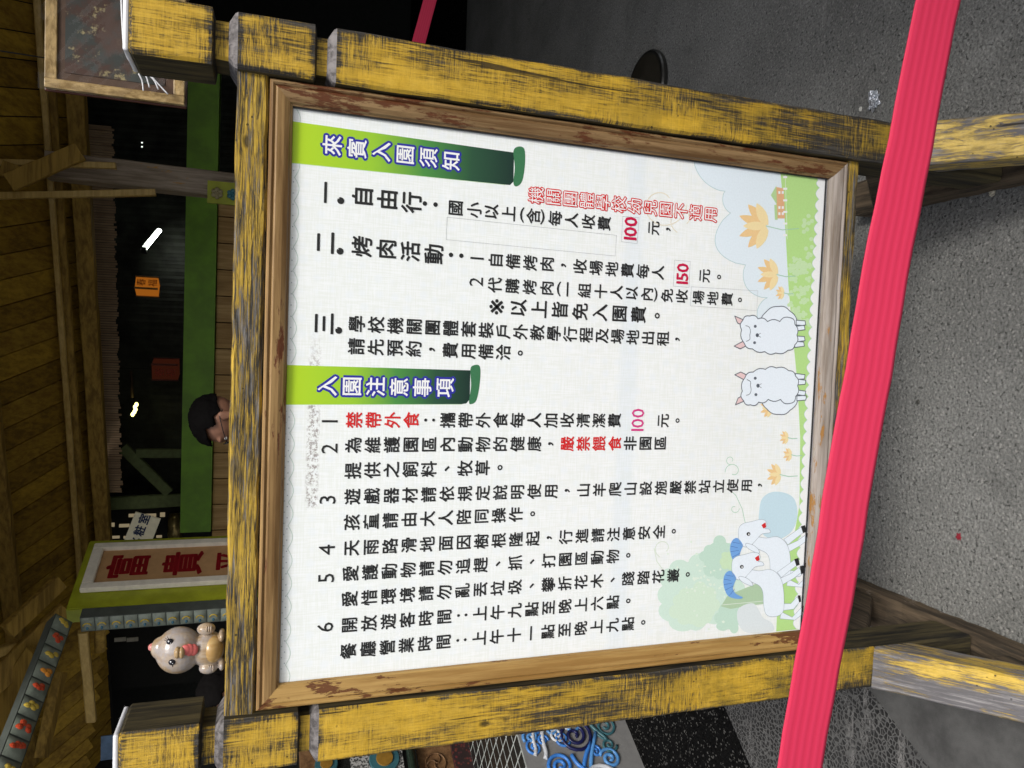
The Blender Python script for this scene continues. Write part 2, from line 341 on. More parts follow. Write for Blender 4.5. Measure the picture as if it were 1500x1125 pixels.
def post(x0, x1, seed):
    prof = [(1.222, 0.004, 0), (1.217, 0.0, 0), (1.114, 0.0, 0), (1.1125, 0.003, 0), (1.110, 0.013, 3), (1.092, 0.013, 0), (1.083, 0.002, 1), (1.079, 0.0, 1),
            (0.971, 0.0, 0), (0.9695, 0.003, 0), (0.967, 0.013, 3), (0.952, 0.013, 0), (0.943, 0.002, 1), (0.939, 0.0, 1)]
    zz = 0.90
    while zz > -0.40: prof.append((zz, 0.0, 0)); zz -= 0.03
    prof.append((-0.425, 0.0, 0))
    bm = bmesh.new(); rings = []
    y0, y1 = -0.03, 0.068
    for (z, ins, mi) in prof:
        ch = 0.0045; ring = []
        yb0 = y0 if z > -0.150 else y0 + 0.0
        X0, X1, Y0, Y1 = x0 + ins, x1 - ins, yb0 + ins, y1 - ins
        for (x, y) in ((X0 + ch, Y0), (X1 - ch, Y0), (X1, Y0 + ch), (X1, Y1 - ch), (X1 - ch, Y1), (X0 + ch, Y1), (X0, Y1 - ch), (X0, Y0 + ch)):
            nv = noise.noise_vector(Vector((x * 9, y * 9, z * 13 + seed)))
            nf = noise.noise_vector(Vector((x * 40, y * 40, z * 60 + seed)))
            ring.append(bm.verts.new((x + nv.x * 0.0022 + nf.x * 0.0008, y + nv.y * 0.0014 + nf.y * 0.0005, z + Z0)))
        rings.append((ring, mi))
    for i in range(len(rings) - 1):
        for j in range(8):
            f = bm.faces.new((rings[i][0][j], rings[i][0][(j + 1) % 8], rings[i + 1][0][(j + 1) % 8], rings[i + 1][0][j]))
            mi = rings[i + 1][1]
            inner = (x0 < 0.4 and j == 2) or (x0 > 0.4 and j == 6)
            f.material_index = mi if mi else (2 if inner or j == 4 or prof[i][0] < -0.16 else 0)
    bm.faces.new(rings[0][0]).material_index = 1; bm.faces.new(rings[-1][0][::-1])
    return from_bm('post', bm, [M_postL, M_gray, M_side, M_blackw], board)
post(-0.1195, -0.0345, 1.0)
post(0.9365, 1.0185, 9.0)
M_white = plain('white_plastic', (0.75, 0.76, 0.8), 0.3, nz=0.04)
for x0, x1 in ((-0.1195, -0.0345), (0.9365, 1.0185)):
    bm = bmesh.new(); add_box(bm, (x0 + 0.003, -0.027, 1.222 + Z0), (x1 - 0.003, 0.065, 1.2295 + Z0), 0.003); from_bm('post_cap', bm, M_white, board)

# rails
beam('top_rail', (-0.0375, 0.0215, 1.0575 + Z0), (0.9395, 0.0215, 1.0575 + Z0), 0.0735, 0.0445, M_railx, board, side=(0, 1, 0), n=60, ch=0.004, jit=0.0022)
beam('bottom_rail', (-0.0345, 0.017, -0.0535 + Z0), (0.9365, 0.017, -0.0535 + Z0), 0.064, 0.0270, M_railx, board, side=(0, 1, 0), n=60, ch=0.003, jit=0.0015)
box('backing_board', (-0.034, 0.003, -0.04 + Z0), (0.936, 0.012, 1.035 + Z0), M_blackw, board)

# frame moulding: four mitred lengths
prof = [(0.0, 0.0), (0.0, 0.0155), (0.002, 0.018), (0.0045, 0.0185), (0.0065, 0.0165), (0.0080, 0.0145), (0.0095, 0.0165), (0.0115, 0.0172), (0.022, 0.0150), (0.029, 0.0115), (0.0315, 0.0075), (0.033, 0.0068), (0.0345, 0.0012)]
FO = (-0.0305, 0.9335, -0.0385, 1.0335)   # x0,x1,z0,z1 outer
mold = {
 'top': bare_wood('moulding_top', 0, (0.16, 0.085, 0.03), (0.38, 0.24, 0.10), 0.45, 4, 90, 0.001, worn=(0.14, 0.045, 0.018), worn_lo=0.58, worn_hi=0.64),
 'right': bare_wood('moulding_right', 2, (0.12, 0.062, 0.022), (0.32, 0.21, 0.10), 0.45, 4, 90, 0.001, worn=(0.11, 0.036, 0.013), worn_lo=0.54, worn_hi=0.62),
 'bottom': bare_wood('moulding_bottom', 0, (0.17, 0.135, 0.105), (0.36, 0.32, 0.29), 0.65, 5, 90, 0.0008, worn=(0.30, 0.15, 0.04), worn_lo=0.62, worn_hi=0.68),
 'left': bare_wood('moulding_left', 2, (0.27, 0.15, 0.042), (0.45, 0.29, 0.10), 0.45, 4, 90, 0.001, worn=(0.13, 0.05, 0.018), worn_lo=0.60, worn_hi=0.63)}
def corner(i, wv, h):
    x = (FO[0] + wv) if i in (0, 3) else (FO[1] - wv)
    z = (FO[2] + wv) if i in (0, 1) else (FO[3] - wv)
    return Vector((x, 0.0 - h, z + Z0))
for key, (a, b) in {'bottom': (0, 1), 'right': (1, 2), 'top': (2, 3), 'left': (3, 0)}.items():
    bm = bmesh.new(); n = 40; rows = []
    for (wv, h) in prof:
        p0, p1 = corner(a, wv, h), corner(b, wv, h); row = []
        for i in range(n + 1):
            q = p0.lerp(p1, i / n); e = min(i, n - i) / 3.0
            nv = noise.noise(q * 18 + Vector((0, wv * 60, 0))) * 0.0007 * min(1, e); row.append(bm.verts.new(q + Vector((0, nv, nv * 0.5))))
        rows.append(row)
    for i in range(len(rows) - 1):
        for j in range(n): bm.faces.new((rows[i][j], rows[i][j + 1], rows[i + 1][j + 1], rows[i + 1][j]))
    o = from_bm('frame_moulding', bm, mold[key], board, smooth=False)
    o['label'] = {'top': 'tan top length of the frame, red-brown at its right end', 'right': 'greyish brown right length of the frame', 'bottom': 'weathered grey bottom length of the frame', 'left': 'pale tan left length of the frame with chipped brown varnish'}[key]

# feet
M_brace = paint_wood('weathered_brace', 1, 0.43, yel=(0.66, 0.44, 0.06), base=(0.12, 0.115, 0.12), cross=0.0, gray=0.9, bigk=1.5, prerot=(math.radians(-42.2), 0, 0), coarse=0.6)
M_braceR = paint_wood('ridged_brace', 1, 0.43, yel=(0.62, 0.43, 0.08), base=(0.11, 0.105, 0.11), cross=0.0, gray=0.9, bigk=0.9, prerot=(math.radians(-42.2), 0, 0), coarse=0.28)
M_foot = bare_wood('dark_weathered_foot', 1, (0.03, 0.024, 0.017), (0.15, 0.11, 0.07), 0.8, 5, 70, 0.0012, worn=(0.24, 0.2, 0.16), worn_lo=0.64, worn_hi=0.7)
for (x0, x1, s) in ((-0.1195, -0.0345, 1), (0.9365, 1.0185, 2)):
    xc = (x0 + x1) / 2; wd = x1 - x0
    # front brace, mitred against the post face
    bm = bmesh.new(); n = 26; A = Vector((xc, -0.0315, -0.158 + Z0)); L = 0.36; dy, dz = -0.74, -0.672
    rings = []
    for i in range(n + 1):
        t = L * i / n; ring = []
        hw = wd / 2 + 0.001
        top = Vector((xc, -0.0325 + dy * t, -0.158 + Z0 + dz * t))
        nrm = Vector((0, dz, -dy)) * -1  # downwards/inwards
        nrm = Vector((0, 0.672, -0.74)); th = 0.07
        for (x, d) in ((-hw + .004, 0), (hw - .004, 0), (hw, .005), (hw, th), (-hw, th), (-hw, .005)):
            q = top + Vector((x, 0, 0)) + nrm * d
            if q.y > -0.0315: 
                ex = (q.y + 0.0315) / -dy; q = q + Vector((0, dy, dz)) * ex
            nv = noise.noise_vector(q * 25 + Vector((s * 7, 0, 0))); q += Vector((nv.x * 0.0018, 0, nv.z * 0.0016))
            q.z = max(q.z, 0.0705)
            ring.append(bm.verts.new(q))
        rings.append(ring)
    for i in range(n):
        for j in range(6): bm.faces.new((rings[i][j], rings[i][(j + 1) % 6], rings[i + 1][(j + 1) % 6], rings[i + 1][j]))
    bm.faces.new(rings[0][::-1]); bm.faces.new(rings[-1])
    o = from_bm('front_brace', bm, M_brace if s == 1 else M_braceR, board)
    o['label'] = 'grey brace flaking yellow paint in broad patches' if s == 1 else 'grey brace with thin yellow lines along its ridged grain'
    beam('rear_brace', (xc, 0.06, -0.19 + Z0), (xc, 0.315, -0.462 + Z0), 0.07, 0.055, M_foot, board, n=8, jit=0.001)
    beam('ground_beam', (xc, -0.46, 0.034), (xc, 0.40, 0.034), wd + 0.004, 0.066, M_foot, board, side=(1, 0, 0), n=40, ch=0.008, jit=0.004, seed=s * 4.0)
    box('spacer_block', (xc - 0.032, -0.20, 0.068), (xc + 0.032, -0.11, 0.118), M_foot, board, 0.003)

# ------------------------------------------------------------------ the printed panel
k = NM('printed_panel')
c = k.co((1, 1, 1)); X, Y_, Z_ = k.sep(c)
w1 = k.noise(k.co((420, 1, 26)), 1, 2, 0.5); w2 = k.noise(k.co((26, 1, 420), (3, 0, 5)), 1, 2, 0.5)
dots = k.ramp(k.voro(k.co((42, 0, 42)), 1.0, rnd=0.35), 0.16, 0.42, 1, 0)
weave = k.math('MULTIPLY', k.math('ADD', w1, w2), 0.5)
colr = k.mix(k.ramp(weave, 0.40, 0.62), (0.79, 0.835, 0.82), (0.86, 0.90, 0.915))
colr = k.mix(k.math('MULTIPLY', dots, 0.5), colr, (0.80, 0.86, 0.90))
# faint pale blue band and the brown residue of old tape near the top edge
band = k.math('MULTIPLY', k.ramp(Z_, Z0 + 0.385, Z0 + 0.40), k.ramp(Z_, Z0 + 0.42, Z0 + 0.435, 1, 0))
colr = k.mix(k.math('MULTIPLY', band, 0.25), colr, (0.62, 0.74, 0.86))
tz = k.math('MULTIPLY', k.ramp(Z_, Z0 + 0.945, Z0 + 0.952), k.ramp(Z_, Z0 + 0.962, Z0 + 0.970, 1, 0))
tx = k.math('MULTIPLY', k.ramp(X, 0.275, 0.29), k.ramp(X, 0.46, 0.58, 1, 0))
ts = k.ramp(k.noise(k.co((160, 1, 160)), 1, 6, 0.75), 0.47, 0.58)
colr = k.mix(k.math('MULTIPLY', k.math('MULTIPLY', tz, tx), k.math('MULTIPLY', ts, 0.8)), colr, (0.22, 0.18, 0.17))
sm = k.ramp(k.noise(k.co((30, 1, 30), (2, 0, 9)), 1, 6, 0.8), 0.70, 0.76, 0, 0.35)
colr = k.mix(sm, colr, (0.42, 0.41, 0.38))
wave_h = k.noise(k.co((5, 1, 5)), 1, 2, 0.5)
M_print = k.done(colr, 0.32, k.bump(wave_h, 0.004, 0.25), spec=0.4)
bm = bmesh.new(); add_box(bm, (0.0 - 0.002, 0.0, Z0 - 0.002), (0.9015, 0.0025, Z0 + 1.0015))
panel = from_bm('printed_panel', bm, M_print, board)

M_rebate = plain('rebate_shade_black', (0.012, 0.012, 0.014), 0.4)  # black strips paint in the shade along the frame's inner edge
for lo_, hi_ in (((-0.001, -0.0026, Z0 - 0.001), (0.0012, 0.0, Z0 + 1.0)), ((0.8985, -0.0050, Z0 - 0.001), (0.901, 0.0, Z0 + 1.0)), ((0.0, -0.0030, Z0 - 0.001), (0.9, 0.0, Z0 + 0.0008))):
    box('rebate_shade', lo_, hi_, M_rebate, board)
def px_poly(name, polys, m, depth, parent=None, closed=True):
    """flat print: polygons given in sign coordinates (x,z) at a print layer"""
    parent = parent or panel
    vs = []; fs = []
    for pl in polys:
        b = len(vs); y = -0.0001 - 0.00004 * depth - (len(vs) % 37) * 1.0e-6
        P = [Vector((q[0], q[1], 0)) for q in pl]
        vs += [(q.x, y, q.y) for q in P]
        for t in tessellate_polygon([P]):
            a_, b_, c_ = (P[t[0]], P[t[1]], P[t[2]])
            s_ = (b_ - a_).cross(c_ - a_).z
            fs.append(tuple(b + i for i in (t if s_ > 0 else t[::-1])))
    o = from_py(name, vs, fs, m, parent)
    if len(polys) > 1: o['kind'] = 'stuff'
    return o
def S(x, y):                      # photo pixel -> print coordinates
    q = at(x, y, 0.0); return (q.x, q.z)
def smooth(pts, k=6, closed=True):
    n = len(pts); out = []
    rng = range(n) if closed else range(n - 1)
    for i in rng:
        p0 = pts[(i - 1) % n] if closed or i > 0 else pts[i]; p1 = pts[i]; p2 = pts[(i + 1) % n]; p3 = pts[(i + 2) % n] if closed or i + 2 < n else pts[i + 1]
        for j in range(k):
            t = j / k
            out.append(tuple(0.5 * ((2 * p1[d]) + (-p0[d] + p2[d]) * t + (2 * p0[d] - 5 * p1[d] + 4 * p2[d] - p3[d]) * t * t + (-p0[d] + 3 * p1[d] - 3 * p2[d] + p3[d]) * t ** 3) for d in (0, 1)))
    if not closed: out.append(pts[-1])
    return out
def line_poly(pts, wd, closed=False):
    """ribbon quads along a polyline"""
    res = []; n = len(pts)
    rng = range(n if closed else n - 1)
    for i in rng:
        a = Vector(pts[i]); b = Vector(pts[(i + 1) % n]); d = b - a
        if d.length < 1e-7: continue
        t = d.normalized(); nn = Vector((-t.y, t.x)) * wd / 2; e = t * wd * 0.3
        res.append([tuple(a - nn - e), tuple(b - nn + e), tuple(b + nn + e), tuple(a + nn - e)])
    return res
def SP(pts): return [S(*q) for q in pts]
def ell(cx, cy, rx, ry, n=24, rot=0):
    o = []
    for i in range(n):
        a = 2 * math.pi * i / n; x = rx * math.cos(a); y = ry * math.sin(a)
        o.append((cx + x * math.cos(rot) - y * math.sin(rot), cy + x * math.sin(rot) + y * math.cos(rot)))
    return o
def scallop(pts, k=3, amp=4.0, inward=False):
    """bumpy outline: arcs between successive points"""
    o = []; n = len(pts)
    for i in range(n):
        a = Vector(pts[i]); b = Vector(pts[(i + 1) % n]); d = b - a; nn = Vector((d.y, -d.x)).normalized() if d.length else Vector((0, 0))
        for j in range(5):
            t = j / 5; o.append(tuple(a + d * t - nn * amp * math.sin(math.pi * t) * (-1 if inward else 1)))
    return o
I_pale = ink('ink_pale_blue', (0.70, 0.80, 0.87)); I_cl = ink('ink_cloud_line', (0.45, 0.60, 0.63)); I_green = ink('ink_light_green', (0.43, 0.68, 0.25))
I_gpale = ink('ink_pale_green', (0.52, 0.72, 0.42)); I_white = ink('ink_white', (0.80, 0.82, 0.83)); I_black = ink('ink_black', (0.016, 0.017, 0.018))
I_red = ink('ink_red', (0.60, 0.018, 0.02)); I_crim = ink('ink_crimson', (0.52, 0.002, 0.055)); I_pink = ink('ink_pink', (0.60, 0.04, 0.22)); I_blue = ink('ink_navy_blue', (0.022, 0.025, 0.30))
I_fl = ink('ink_flower_orange', (0.78, 0.55, 0.27)); I_fl2 = ink('ink_flower_yellow', (0.82, 0.68, 0.38)); I_stem = ink('ink_stem_green', (0.32, 0.56, 0.42))
I_or = ink('ink_house_orange', (0.68, 0.40, 0.22)); I_roof = ink('ink_roof_green', (0.42, 0.62, 0.30)); I_body = ink('ink_animal_white', (0.75, 0.83, 0.91)); I_line = ink('ink_animal_outline', (0.10, 0.12, 0.15))
I_horn = ink('ink_horn_blue', (0.16, 0.36, 0.72)); I_mint = ink('ink_tree_mint', (0.45, 0.66, 0.54)); I_mint2 = ink('ink_tree_light', (0.53, 0.70, 0.56)); I_trunk = ink('ink_trunk', (0.40, 0.56, 0.38))
I_faint = ink('ink_faint_line', (0.40, 0.42, 0.44)); I_skyb = ink('ink_sky_blue', (0.52, 0.69, 0.78)); I_earp = ink('ink_ear_pink', (0.74, 0.55, 0.56)); I_tan = ink('ink_faint_tan', (0.72, 0.69, 0.58))

# backdrop of pale cloud, hill, lace edges
cusps = [(1017, 236, 11), (1062, 280, 7), (1070, 312, 34), (1092, 388, 17), (1124, 436, 12), (1118, 480, 0)]
cl_line = []
for a_, b_ in zip(cusps[:-1], cusps[1:]):
    p_, q_ = Vector(a_[:2]), Vector(b_[:2]); nn_ = Vector((-(q_ - p_).y, (q_ - p_).x)).normalized()
    cl_line += [tuple(p_.lerp(q_, t_ / 12) + nn_ * a_[2] * math.sin(math.pi * t_ / 12) ** 0.7) for t_ in range(12)]
cl_line.append((1118, 480))
px_poly('cloud_drawing', [SP(cl_line + [(1150, 500), (1156, 420), (1150, 330), (1144, 254), (1143, 251)])], I_pale, 0)
px_poly('cloud_outline', line_poly(SP(cl_line), 0.0014), I_cl, 1)
hill = [(1143, 251), (1150, 330), (1155, 420), (1162, 500), (1168, 560), (1172, 640), (1171, 740), (1164, 780), (1150, 800), (1140, 850), (1137, 925), (1176, 921), (1185, 800), (1196, 600), (1204, 400), (1207, 262)]
px_poly('green_hill', [SP(hill)], I_green, 2)
blue_oval = SP(smooth([(1112, 750), (1116, 731), (1130, 721), (1150, 722), (1164, 732), (1168, 755), (1160, 778), (1140, 790), (1120, 785), (1112, 770)], 4))
px_poly('blue_hill_drawing', [blue_oval], I_skyb, 1)
bl = [(1176, 924), (1171, 921)]
lace = []
y = 921.0; 
edge = lambda yy: 1207 + (yy - 262) * (1172 - 1207) / (925 - 262.)
inn = []
while y > 262:
    inn.append((edge(y) - 10, y)); y -= 17
inn.append((edge(262) - 10, 262))
arc = []
for i in range(len(inn) - 1):
    a, b = inn[i], inn[i + 1]
    for j in range(6):
        t = j / 6; arc.append((a[0] + (b[0] - a[0]) * t + 4 - 5 * math.sin(math.pi * t), a[1] + (b[1] - a[1]) * t))
arc.append(inn[-1])
px_poly('lace_border', [SP([(edge(921) + 9, 923)] + arc + [(edge(262) + 9, 260)])], I_white, 4)
px_poly('lace_outline', line_poly(SP(arc), 0.0008), I_cl, 5)
tl_ = lambda yy: 424 + (yy - 153) * (408 - 424) / (1000 - 153.)
arc = []; y = 158.0
while y < 975:
    if not (172 < y < 225 or 525 < y < 585):
        seg = [(tl_(y + j * 34 / 7) + 9.5 + 7 * math.sin(math.pi * j / 7), y + j * 34 / 7) for j in range(8)]
        arc += line_poly(SP(seg), 0.0012)
    y += 34
px_poly('lace_outline', arc, ink('ink_lace_line', (0.52, 0.62, 0.58)), 1)
dots_ = []
for i in range(90):
    y = 250 + i * 8.2
    if 525 < y < 600: continue
    q = S(tl_(y) + (3.5 if i % 2 else 8), y); dots_.append(ell(q[0], q[1], 0.0011, 0.0011, 8))
px_poly('lace_dots', dots_, ink('ink_lace_dots', (0.45, 0.50, 0.52)), 1)
# clover bushes on the hill
random.seed(11); cl = []
for i in range(46):
    yy = random.uniform(380, 475); xx = random.uniform(1158, 1188) - (yy - 380) * 0.02
    for a in range(3): cl.append([S(*q) for q in ell(xx + 2.6 * math.cos(a * 2.1 + i), yy + 2.6 * math.sin(a * 2.1 + i), 2.6, 2.6, 8)])
for i in range(14):
    yy = random.uniform(310, 380); xx = random.uniform(1176, 1190)
    cl.append([S(*q) for q in ell(xx, yy, 3.2, 3.2, 8)])
px_poly('clover_drawing', cl, I_gpale, 3)
# house and fence
px_poly('house_drawing', [SP([(1137, 274), (1148, 276), (1150, 320), (1137, 320)])], I_or, 3)
px_poly('house_roof', [SP([(1129, 286), (1137, 272), (1138, 300)]), SP([(1134, 300), (1138, 300), (1139, 322), (1135, 322)])], I_roof, 4)
px_poly('house_window', [SP([(xx, yy), (xx + 3, yy), (xx + 3, yy + 4), (xx, yy + 4)]) for xx in (1140, 1145) for yy in (280, 302, 311)] + [SP([(1147, 258 + i * 17), (1153, 258 + i * 17), (1153, 261 + i * 17), (1147, 261 + i * 17)]) for i in range(6)] + line_poly(SP([(1150, 252), (1153, 350)]), 0.0008), I_white, 5)
# flowers
def flower(cx, cy, s, nm='flower_drawing', stem=20):
    def petal(ang, L, wd):
        b0 = Vector((cx + s * 0.75, cy)); d = Vector((-math.cos(ang), math.sin(ang))); n_ = Vector((-d.y, d.x))
        return SP([tuple(b0 + d * L * s * t + n_ * wd * s * math.sin(math.pi * min(1, t * 0.93 + 0.07)) ** 0.8 * (1 if t < 1 else 0)) for t in (0, .15, .35, .55, .75, .9, 1)] + [tuple(b0 + d * L * s * t - n_ * wd * s * math.sin(math.pi * min(1, t * 0.93 + 0.07)) ** 0.8) for t in (.9, .75, .55, .35, .15)])
    px_poly(nm, [petal(-.85, 1.55, .28), petal(.85, 1.55, .28), petal(-.35, 1.6, .26), petal(.35, 1.6, .26)], I_fl, 6)
    px_poly(nm, [petal(-1.15, 1.35, .27), petal(1.15, 1.35, .27), petal(0, 1.30, .24)], I_fl2, 7)
    px_poly('stem_drawing', line_poly(SP([(cx + s * 0.7, cy), (cx + s * 0.7 + stem * .5, cy + stem * 0.12), (cx + s * 0.7 + stem, cy + stem * 0.08)]), 0.0015), I_stem, 5)
flower(1103, 331, 27, stem=48); flower(1124, 402, 19, stem=28); flower(1142, 429, 8, stem=14); flower(1148, 641, 8, stem=14); flower(1153, 666, 8, stem=16); flower(1133, 695, 13, stem=26)
flower(1122, 598, 11, stem=4)
# faint ornaments
curl = lambda cx, cy, r, a0, a1, n=16, g=0.6: [(cx + r * (1 - g * i / n) * math.cos(a0 + (a1 - a0) * i / n), cy + r * (1 - g * i / n) * math.sin(a0 + (a1 - a0) * i / n)) for i in range(n + 1)]
px_poly('vine_drawing', line_poly(SP([(1092, 768), (1087, 745), (1078, 726), (1070, 718)]), 0.0011) + line_poly(SP(curl(1076, 745, 7, 0, 5)), 0.001) + line_poly(SP(curl(1074, 690, 12, 3.0, 8.2)), 0.0011) + line_poly(SP(curl(1070, 674, 7, 1.5, 7)), 0.001), I_stem, 1)
px_poly('vine_drawing', line_poly(SP(curl(972, 803, 14, 2, 7.2)), 0.0012) + line_poly(SP([(958, 803), (962, 822), (972, 836)]), 0.0012), ink('ink_vine_pale', (0.60, 0.70, 0.58)), 1)
px_poly('scroll_watermark', line_poly(SP(curl(970, 300, 36, 0, 5.5, 24)), 0.0022) + line_poly(SP(curl(1000, 322, 20, 2, 7)), 0.002), I_tan, 0)
# tree
def blobs(lst, m, dep, nm):
    px_poly(nm, [SP(ell(x, y, r, r * 1.02, 20)) for (x, y, r) in lst], m, dep)
def poly_blobs(lst, m, dep, nm):
    base = dep
    for i, q in enumerate(lst): blobs([q], m, base + i * 0.12, nm)
M_hill2 = None
T1, T2, T3, T4 = ink('ink_tree_a', (0.58, 0.75, 0.66)), ink('ink_tree_b', (0.50, 0.69, 0.59)), ink('ink_tree_c', (0.60, 0.76, 0.62)), ink('ink_tree_d', (0.55, 0.73, 0.50))
def lobes(c, R, n, r, seed_, m, dep):
    random.seed(seed_); L = []
    for i in range(n):
        a_ = 2 * math.pi * i / n + random.uniform(-.15, .15); q = random.uniform(0.80, 1.05)
        L.append(SP(ell(c[0] + R[0] * q * math.cos(a_), c[1] + R[1] * q * math.sin(a_), r * random.uniform(.8, 1.25), r * random.uniform(.8, 1.25), 16)))
    px_poly('tree_drawing', [SP(ell(c[0], c[1], R[0] + 1, R[1] + 1, 28))] + L, m, dep)
lobes((1022, 868), (50, 46), 12, 17, 1, T1, 2)
lobes((1055, 818), (24, 24), 8, 9, 2, T2, 3)
lobes((1018, 888), (30, 26), 9, 9, 3, T3, 4)
lobes((1066, 822), (9, 10), 6, 5, 4, T4, 5)
lobes((1068, 905), (16, 16), 6, 8, 5, T2, 3)
random.seed(9)
px_poly('tree_drawing', [SP(ell(random.gauss(1030, 26), random.gauss(855, 26), random.uniform(1, 2.4), random.uniform(1, 2.4), 8)) for i in range(46)], ink('ink_tree_speck', (0.68, 0.80, 0.70)), 6)
px_poly('trunk_drawing', [SP([(1056, 888), (1066, 872), (1090, 862), (1120, 850), (1124, 884), (1092, 888), (1070, 892)])], I_trunk, 4)
px_poly('trunk_drawing', line_poly(SP([(1058, 886), (1122, 880)]), 0.0008), I_white, 5)
# alpacas (plain fluffy white animals)
def alpaca(cx, cy, flip):
    g = -1 if flip else 1
    f = lambda u, v: (cx + u, cy + g * v)          # u towards the feet, v across
    tail = [f(*q) for q in smooth([(-22, -10), (-12, -30), (8, -38), (26, -26), (34, -6), (30, 10), (0, 10)], 3)]
    legs = [[f(a, b), f(a + 13, b + 1), f(a + 14, b + 7), f(a, b + 9)] for a, b in ((30, -14), (29, -7), (29, 9), (28, 17))]
    ears = [[f(-46, -14), f(-60, -20), f(-56, -10), f(-48, -6)], [f(-46, 16), f(-61, 24), f(-52, 28), f(-44, 24)]]
    o0 = smooth([(-50, 0), (-48, -14), (-38, -20), (-26, -16), (-12, -12), (6, -12), (20, -18), (28, -8), (31, 8), (28, 22), (18, 30), (0, 34), (-16, 32), (-34, 28), (-46, 20)], 1)
    body = scallop([f(*q) for q in o0], amp=3.0, inward=flip is False)
    body2 = scallop([f(*q) for q in smooth([(-22, -8), (-14, -26), (4, -34), (20, -28), (32, -10), (20, 0)], 1)], amp=2.8, inward=flip is False)
    px_poly('alpaca_drawing', [SP(body2)], I_body, 8); px_poly('alpaca_outline', line_poly(SP(body2), 0.0017, True), I_line, 9)
    for L in legs: px_poly('alpaca_drawing', [SP(L)], I_body, 10); px_poly('alpaca_outline', line_poly(SP(L), 0.0017, True), I_line, 11)
    for L in ears: px_poly('alpaca_ear', [SP(L)], I_earp, 10); px_poly('alpaca_outline', line_poly(SP(L), 0.0017, True), I_line, 11)
    px_poly('alpaca_drawing', [SP(body)], I_body, 12); px_poly('alpaca_outline', line_poly(SP(body), 0.0017, True), I_line, 13)
    eyes = [SP([f(*q) for q in ell(-30, -5, 2.2, 2.2, 10)]), SP([f(*q) for q in ell(-31, 19, 2.2, 2.2, 10)]), SP([f(*q) for q in ell(-27, 8, 2.4, 3.0, 10)])]
    px_poly('alpaca_face', eyes + line_poly(SP([f(*q) for q in smooth([(-44, -6), (-39, -4), (-37, 2), (-38, 8), (-38, 14), (-43, 17)], 3, False)]), 0.0012) + line_poly(SP([f(-27, 8), f(-22, 5)]), 0.0009) + line_poly(SP([f(-27, 8), f(-22, 11)]), 0.0009), I_line, 14)
alpaca(1136, 483, False); alpaca(1137, 573, True)
# goats
def goat(dx, dy, dep, tail=True):
    f = lambda pts: SP([(x + dx, y + dy) for x, y in pts])
    body = smooth([(1098, 835), (1112, 836), (1128, 834), (1140, 842), (1146, 856), (1148, 880), (1146, 897), (1134, 903), (1122, 900), (1118, 885), (1117, 868), (1112, 858), (1100, 852), (1092, 846)], 4)
    legs = [[(1138, 838), (1152, 828), (1163, 820), (1168, 827), (1156, 836), (1144, 846)], [(1140, 848), (1158, 840), (1170, 831), (1174, 838), (1162, 847), (1146, 856)],
            [(1144, 884), (1158, 884), (1167, 874), (1172, 880), (1162, 892), (1146, 894)], [(1144, 896), (1160, 904), (1173, 890), (1178, 897), (1164, 908), (1142, 906)]]
    hooves = [[(1163, 819), (1169, 817), (1171, 827), (1166, 829)], [(1171, 829), (1177, 828), (1177, 839), (1173, 841)], [(1168, 872), (1172, 872), (1173, 881), (1170, 882)], [(1174, 888), (1178, 887), (1179, 898), (1176, 899)]]
    head = smooth([(1072, 822), (1078, 815), (1090, 812), (1102, 809), (1110, 810), (1113, 816), (1110, 822), (1116, 823), (1118, 828), (1106, 830), (1098, 838), (1088, 848), (1078, 848), (1072, 838)], 3)
    horn = smooth([(1070, 836), (1062, 840), (1059, 852), (1062, 866), (1068, 874), (1080, 877), (1088, 875), (1078, 870), (1073, 862), (1076, 852), (1078, 846)], 3)
    ear = smooth([(1082, 844), (1092, 846), (1100, 852), (1102, 858), (1094, 856), (1084, 850)], 3)
    L = [(legs[0], 0), (legs[2], 0), (legs[1], 2), (legs[3], 2), (body, 4), (head, 6), (ear, 8)]
    for pts, q in L:
        px_poly('goat_drawing', [f(pts)], I_body, dep + q); 
        px_poly('goat_outline', line_poly(f(pts), 0.0008, True), ink('ink_goat_line', (0.30, 0.36, 0.42)) if 'GL' not in globals() else GL, dep + q + 1)
    px_poly('goat_horn', [f(horn)], I_horn, dep + 7)
    px_poly('goat_horn_line', sum([line_poly(f(q), 0.0006) for q in ([(1060, 848), (1070, 850)], [(1060, 856), (1072, 854)], [(1062, 864), (1074, 858)], [(1068, 872), (1076, 862)], [(1063, 842), (1073, 844)])], []), I_blue, dep + 8)
    px_poly('goat_hoof', [f(h) for h in hooves], I_black, dep + 5)
    px_poly('goat_eye', [f(ell(1086, 830, 2.8, 2.8, 12))], I_black, dep + 9); px_poly('goat_eye', [f(ell(1086.5, 830.5, 1.2, 1.2, 8))], I_white, dep + 10)
    px_poly('goat_mouth', [f([(1105, 817), (1111, 813), (1112, 820), (1108, 822)])], I_red, dep + 9)
GL = ink('ink_goat_line', (0.30, 0.36, 0.42))
goat(10, -48, 8); goat(0, 0, 19)
px_poly('goat_drawing', [SP(smooth([(1080, 895), (1090, 886), (1104, 884), (1112, 895), (1118, 905), (1130, 912), (1132, 924), (1096, 927), (1082, 915)], 4))], ink('ink_rock_white', (0.66, 0.73, 0.76)), 7)

